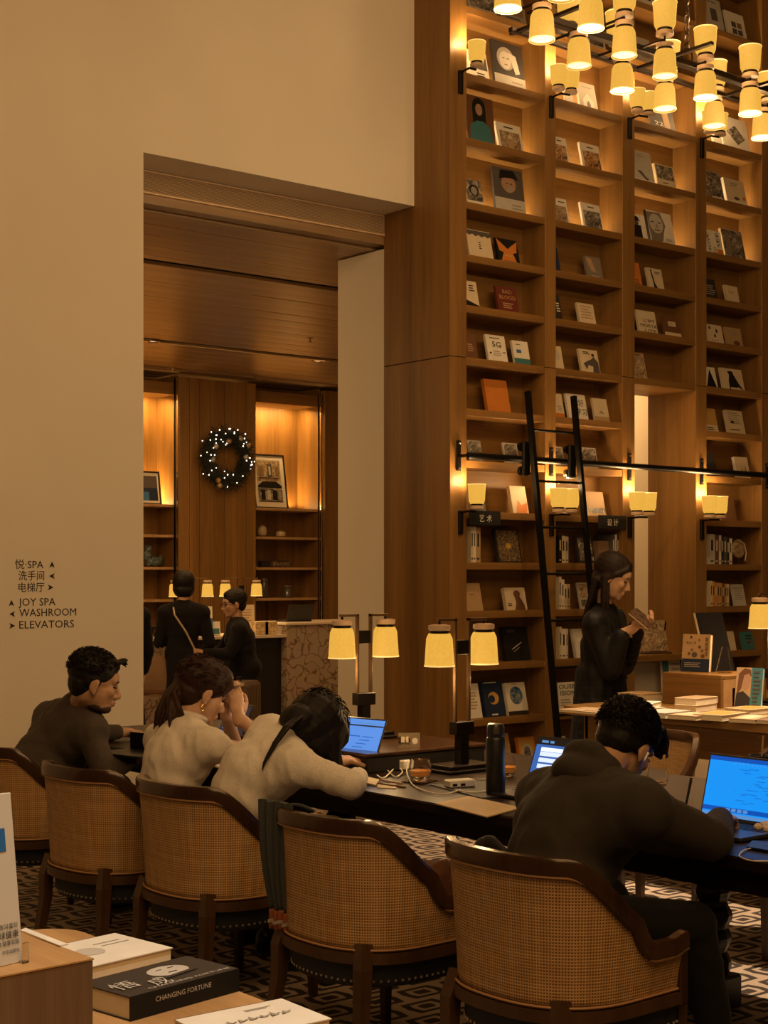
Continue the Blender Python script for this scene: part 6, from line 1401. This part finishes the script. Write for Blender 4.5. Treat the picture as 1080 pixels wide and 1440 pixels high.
# ================================================================ BOOK DISPLAY TABLE (REAR RIGHT)
DZ = .85
dt = tag(empty('display_table', (6.17, 6.05, 0)), 'long oak book display table covered with flat books', 'table')
pl_ = MB().prism([(0, -3.2), (2.0, -3.2), (2.0, 0), (.06, 0), (.015, -.015), (0, -.06)], DZ-.045, DZ); pl_.build('table_top', oak_y, dt)
MB().box((.10, -3.1, .42), (.13, -.10, DZ-.046)).box((.10, -.12, .42), (1.9, -.09, DZ-.046)).build('apron_panel', oak_light if False else oak_y, dt)
for y_ in (-.14, -1.6, -3.05):
    for x_ in (.13, 1.8): MB().box((x_, y_-.04, 0), (x_+.07, y_+.04, DZ-.046), b=.003).build('leg', oak_z, dt)
MB().box((.04, -3.0, .30), (1.8, -.2, .33)).build('lower_shelf', oak_y, dt)
def flat_book(u0, v0, u1, v1, z, depth, t, cover, label, spec=(), texts=(), pages_front=True, group='books lying on the display table', name='book', spinecol=None, back=0):
    """book lying flat; its front long edge runs between two points"""
    a, b = onZ(u0, v0, z+t*back), onZ(u1, v1, z+t*back); d = b-a; L_ = d.length; ang = math.atan2(d.y, d.x)
    if back: a = a-V((-d.y, d.x, 0)).normalized()*depth
    cm = cmat(C[cover], .4); e = .0022
    mb = MB().box((0, 0, 0), (L_, depth, e)).box((0, 0, t-e), (L_, depth, t))
    if not pages_front: mb.box((0, -.001, 0), (L_, e, t), 1)
    else: mb.box((0, depth-e, 0), (L_, depth, t), 1)
    o = mb.build(name, [cm, cmat(C[spinecol], .4) if spinecol else cm]); o.location = (a.x, a.y, z+.0006); o.rotation_euler = (0, 0, ang)
    MB().box((.003, .003, e), (L_-.003, depth-e-.0005, t-e)).build('pages', PAPER, o)
    if spec:
        pm, mats = print_mesh(spec, L_, depth); p = pm.build('cover_print', mats, o); p.rotation_euler = (-PI/2, 0, 0) if False else (0, 0, 0)
        p.data.transform(Matrix.Translation((L_/2, 0, t)) @ Matrix.Rotation(-PI/2, 4, 'X') @ Matrix.Scale(-1, 4, (0, 0, 1)) if False else Matrix(((1, 0, 0, L_/2), (0, 0, 1, 0), (0, -1, 0, t), (0, 0, 0, 1))))
    for (body, x0, x1, y0, col, hh) in texts:
        me = text_mesh(body, 1, cmat(C[col]), ext=0); xs = [c.co.x for c in me.vertices]; s = (x1-x0)*L_/(max(xs)-min(xs))
        for c in me.vertices: c.co = V(((x0*L_)+(c.co.x-min(xs))*s, y0*depth+c.co.y*hh*depth, t+.0026))
        obj('title', me, o)
    tag(o, label, 'book', group); return o
FB = flat_book
FB(786, 1001, 852, 1007, DZ, .22, .014, 'tan', 'flat magazine at the left end of the display table', [('r', .1, .1, .9, .9, 'sepia')])
FB(858, 1004, 905, 1007, DZ, .24, .030, 'cream', 'cream book at the base of the left pile near the coat')
FB(898, 1008, 936, 1011, DZ, .24, .028, 'lgrey', 'grey book left of the double stack, lying flat')
FB(938, 1011, 979, 1014, DZ, .22, .022, 'tan', 'tan book lying at the table edge before the double stack', [('r', .1, .1, .9, .9, 'cream')])
FB(974, 1012, 1016, 1015, DZ, .26, .030, 'cream', 'cream book with an orange and yellow cover in the front row', [('r', .1, .1, .9, .9, 'gold')])
FB(1024, 1016, 1062, 1018, DZ, .26, .020, 'tan', 'tan book right of the orange cover, front row', [('r', .2, .1, .8, .9, 'cream')])
FB(1063, 1018, 1100, 1020, DZ, .24, .018, 'brown', 'brown book cut by the right picture edge on the display table')
FB(862, 996, 912, 998, DZ+.031, .24, .026, 'white', 'white book on top of the left pile', [('r', .1, .1, .9, .9, 'lgrey')])
FB(948, 1000, 979, 1002, DZ, .23, .035, 'cream', 'lower book of the double stack before the oak riser')
FB(948, 990, 979, 992, DZ+.036, .23, .034, 'cream', 'upper book of the double stack before the oak riser', [('r', .08, .1, .92, .9, 'tan')])
FB(1018, 1003, 1055, 1006, DZ, .26, .028, 'cream', 'cream book behind the front row, near the portrait cover', [('r', .1, .1, .9, .9, 'gold')])
FB(868, 986, 905, 989, DZ, .2, .05, 'tan', 'thick tan book in the second row behind the left pile')
# oak riser
ra = onZ(933, 990, DZ); ri = tag(empty('display_riser', (6.62, 5.38, DZ+.001)), 'oak riser box standing on the book display table', 'stand')
rxa, rya = onZ(1015, 995, DZ).x, 0
P0, P1_ = onZ(1014, 996, DZ), None
ri.location = (P0.x, P0.y, DZ+.001)
rl_ = .42; rh = .155; rd_ = .40       # front face runs along +y from the near corner
MB().box((0, 0, 0), (.022, rl_, rh), b=.002).build('front_panel', oak_y, ri); MB().box((0, .0, rh), (rd_, rl_, rh+.022), b=.002).build('top_panel', oak_y, ri)
MB().box((rd_-.022, 0, 0), (rd_, rl_, rh)).build('rear_panel', oak_y, ri); MB().box((.022, rl_-.02, 0), (rd_-.022, rl_, rh)).build('end_panel', oak_z, ri); MB().box((.0225, .001, 0), (.10, .02, rh)).box((.10, .001, rh-.05), (rd_-.0225, .02, rh)).build('end_frame', oak_light, ri)
RT = DZ+.001+rh+.0225
def stand_book(u0, u1, vb, z, h, cover, label, spec=(), texts=(), t=.03, tilt=12, rz=-39, spine=None, name='book'):
    a = onZ(u0, vb, z) if abs(vb-HV) > 30 else None; b = None
    D = (a.x*FX+a.y*FY); wd = abs(u1-u0)/F*D/math.cos(math.radians(rz+39)); 
    c = a+V((math.cos(math.radians(rz)), math.sin(math.radians(rz)), 0))*wd/2
    return book_at(name, wd, h, t, cover, spec, texts, spine, (c.x, c.y, z+.0012), tilt, rz, label)
stand_book(958, 992, 944, RT, .215, 'tan', 'pale spotted book standing on the riser with a navy band', [('r', 0, 0, 1, .34, 'navy'), ('o', .35, .58, .06, .04, 'mid'), ('o', .62, .66, .06, .04, 'brown'), ('o', .72, .56, .06, .045, 'mid'), ('o', .45, .45, .1, .07, 'dgrey'), ('o', .75, .42, .07, .05, 'brown'), ('o', .25, .48, .05, .035, 'brown'), ('o', .3, .92, .04, .03, 'dark'), ('o', .6, .85, .04, .03, 'mid'), ('l', .1, .7, .24, 3, .05, 'grey')], [('疫苗竞赛', .80, .9, .42, 'ink', .1, .5), ('RACE', .15, .5, .74, 'ink', .08)], t=.035, spine='cream', tilt=9, rz=-72)
dkp = stand_book(996, 1041, 945, RT, .35, 'black', 'large dark placard leaning behind the spotted book', [('r', .08, .08, .92, .92, 'black')], t=.014, tilt=17, rz=-4, spine='cream', name='placard'); dkp['category'] = 'placard'
mp_ = flat('placard_matt_black', (.010, .009, .010), .95, spec=.03); dkp.data.materials[0] = mp_
for ch_o in [q for q in bpy.data.objects if q.parent == dkp and q.name.startswith('cover_print')]: ch_o.data.materials[0] = mp_
es_ = tag(empty('easel_stand', tuple(onZ(1018, 946, RT+.001)), math.radians(-39)), 'clear acrylic book easel standing empty on the riser', 'stand')
acr = flat('clear_acrylic', (.9, .85, .75), .05, trans=1)
for s in (-1, 1): MB().box((-.002, 0, 0), (.002, .004, .155)).build('side', acr, es_, loc=(s*.045, 0, 0), rot=(.2, s*-.2, 0))
MB().box((-.03, .028, .148), (.03, .032, .154)).build('cross_piece', acr, es_); MB().box((-.035, -.03, 0), (.035, .0, .003)).box((-.035, -.033, 0), (.035, -.03, .018)).build('lip', acr, es_)
stand_book(1032, 1064, 999, DZ, .235, 'teal', 'book with a young person in profile and a teal title strip', [('r', 0, 0, .58, 1, 'tan'), ('p', [(.05, .35), (.1, .85), (.3, .98), (.55, .95), (.58, .8), (.3, .8), (.22, .5)], 'brown'), ('p', [(.25, .5), (.3, .82), (.5, .86), (.58, .7), (.52, .55), (.4, .48)], 'skin'), ('p', [(0, 0), (.05, .4), (.3, .45), (.58, .3), (.58, 0)], 'dark'), ('l', .66, .95, .92, 9, .095, 'dgrey')], rz=-72, t=.03, spine='teal')
# picture stand on the doorway shelf
pf = tag(empty('art_stand', (onY(922, 918, YB+.12).x, YB+.12, SZ(12)+.001), -.35), 'brown leather art book on a small easel in the doorway shelf', 'book')
MB().box((-.12, 0, .02), (.12, .02, .27), b=.002).build('cover', ART['sepia'], pf, rot=(-.28, 0, 0)); MB().box((-.12, -.05, 0), (.12, .12, .012), b=.002).build('foot', mahog_leg, pf)
MB().tube([(.1, .02, .25), (.14, .14, .012)], .006, 6).build('easel_leg', iron, pf)
# books on the lower ledge facing the aisle
ldg = tag(empty('low_book_ledge', (6.0, 5.75, 0)), 'low oak ledge in front of the display table', 'ledge')
MB().box((-.02, -2.6, .36), (.15, .0, .39)).build('ledge_board', oak_y, ldg)
for y_ in (-.05, -1.3, -2.5): MB().box((.02, y_-.03, 0), (.12, y_+.03, .36)).build('foot', oak_z, ldg)
def ledge_book(y0, wd, h, cover, label, spec=(), texts=(), t=.02): return book_at('book', wd, h, t, cover, spec, texts, None, (6.02, y0-wd/2, .3912), 8, -90, label)
ledge_book(5.22, .16, .30, 'lgrey', 'pale grey magazine with a brown title strip, on the low ledge', [('r', 0, .84, 1, 1, 'brown')], [('MOS', .35, .9, .86, 'cream', .12)])
ledge_book(5.03, .36, .27, 'cream', 'wide cream book standing on the low ledge behind the laptop', [('r', .05, .05, .95, .95, 'cream')])
ledge_book(4.62, .2, .26, 'tan', 'tan book on the low ledge behind the black cup')

# ================================================================ FOREGROUND DISPLAY (BOTTOM LEFT)
FZ = .75
ft = tag(empty('display_table', (1.695, 3.30, 0)), 'oak display table in the near left corner with flat books', 'table')
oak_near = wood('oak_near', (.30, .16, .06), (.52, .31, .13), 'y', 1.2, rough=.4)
oak_near_z = wood('oak_near_dark', (.085, .050, .026), (.20, .125, .065), 'z', 1.3, rough=.45)  # darker copy of the near oak for upright faces
pp = [(0, -2.2), (0, -.10)]+[(-.10+.10*math.cos(a), -.10+.10*math.sin(a)) for a in [PI/2*j/8 for j in range(1, 9)]]+[(-1.3, 0), (-1.3, -2.2)]
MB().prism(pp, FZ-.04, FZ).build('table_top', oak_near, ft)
for x_, y_ in ((-.12, -.12), (-1.2, -.12), (-.12, -2.1), (-1.2, -2.1)): MB().box((x_-.035, y_-.035, 0), (x_+.035, y_+.035, FZ-.041), b=.003).build('leg', oak_near_z, ft)
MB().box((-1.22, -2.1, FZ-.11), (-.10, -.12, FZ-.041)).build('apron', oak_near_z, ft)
bc_ = onZ(131, 1350, .90); fb = tag(empty('display_block', (bc_.x, bc_.y, FZ+.001), math.radians(2.5)), 'oak block riser on the near display table', 'stand')
MB().box((-1.0, 0, 0), (0, .32, .149), b=.0015).build('block', oak_near_z, fb); MB().box((-1.0, -.001, .1492), (.001, .321, .152)).build('pale_top', oak_near, fb)  # paler oak slab laid over the darker block
# white placard standing on the block
q0, q1 = onZ(-34, 1368, .9035), onZ(33, 1352, .9035); d = q1-q0; wp = tag(empty('standing_book', tuple(q0), math.atan2(d.y, d.x)), 'white book standing upright on the oak block at the left picture edge', 'book')
L_ = d.length; Mt = (-math.radians(7), 0, 0)
MB().box((0, 0, 0), (L_, .022, .295), b=.001).build('cover', flat('white_board', (.60, .58, .52), .4), wp, rot=Mt)
MB().box((L_*.3, -.0012, .195), (L_*.80, -.0004, .235)).build('blue_panel', cmat((.03, .14, .40)), wp, rot=Mt)
for body, x0_, sz, z_ in (('陈冯富珍', .50, .010, .062), ('全球健康', .42, .014, .046), ('公共卫生健康实践', .36, .009, .034), ('中信出版社', .60, .0075, .020)):
    me = text_mesh(body, sz, ink, ext=0); w_ = max(c.co.x for c in me.vertices)
    e_ = empty('print_anchor') if False else None
    o = obj('lettering', me, wp); M = Matrix.Rotation(-math.radians(7), 4, 'X'); 
    for c in me.vertices: c.co = M @ V((L_*.93-w_+c.co.x, -.0016, z_+c.co.y))
a_ = flat('clear_acrylic', (.9, .85, .75), .05, trans=1)
MB().box((L_*.9, -.012, .0), (L_*1.03, -.008, .035)).box((L_*.9, -.012, 0), (L_*1.03, .03, .003)).build('acrylic_foot', a_, wp)
sheet('price_strip', [(28, 1309), (84, 1331), (96, 1329), (36, 1306)], .002, cmat(C['white']), 'narrow white card strip lying behind the oak block', 'card', z=.9045)
bpy.data.objects['price_strip'].location.z += .0
FB2 = dict(group='books on the near display table')
b1 = FB(120, 1388, 243, 1358, FZ, .20, .038, 'white', 'white book with a grey circle and thin lines, near display', [('o', .38, .5, .14, .16, 'lgrey'), ('r', .58, .6, .9, .61, 'grey'), ('r', .55, .7, .85, .71, 'grey')], **FB2)
b2 = FB(183, 1437, 336, 1394, FZ, .155, .045, 'dark', 'thick black book with a pale face and brush characters on the cover', [('o', .62, .60, .17, .22, 'lgrey'), ('r', .55, .68, .60, .70, 'ink'), ('r', .66, .68, .71, .70, 'ink'), ('r', .585, .5, .66, .52, 'ink'), ('p', [(.42, .35), (.78, .45), (.8, .38), (.5, .3)], 'dark')], [('悟', .04, .24, .30, 'lgrey', .34), ('成', .30, .46, .14, 'lgrey', .34), ('CHANGING FORTUNE', .20, .95, .06, 'lgrey', .08)], pages_front=False, spinecol='black', **FB2)
me = text_mesh('CHANGING FORTUNE', .014, cmat(C['lgrey']), ext=0)
for c in me.vertices: c.co = V((.06+c.co.x, -.0014, .024+c.co.y))
obj('spine_title', me, b2)
b3 = FB(245, 1434, 395, 1404, FZ, .165, .035, 'white', 'white book with fine red brown handwriting across its cover', [('r', .55, .8, .8, .81, 'grey'), ('r', .55, .76, .75, .77, 'grey')]+[('p', [(.15+.1*k, .45+.03*math.sin(k*2)), (.18+.1*k, .55+.03*math.sin(k*3)), (.2+.1*k, .47), (.24+.1*k, .5), (.25+.1*k, .485), (.2+.1*k, .45)], 'grey') for k in range(7)], back=1, **FB2)
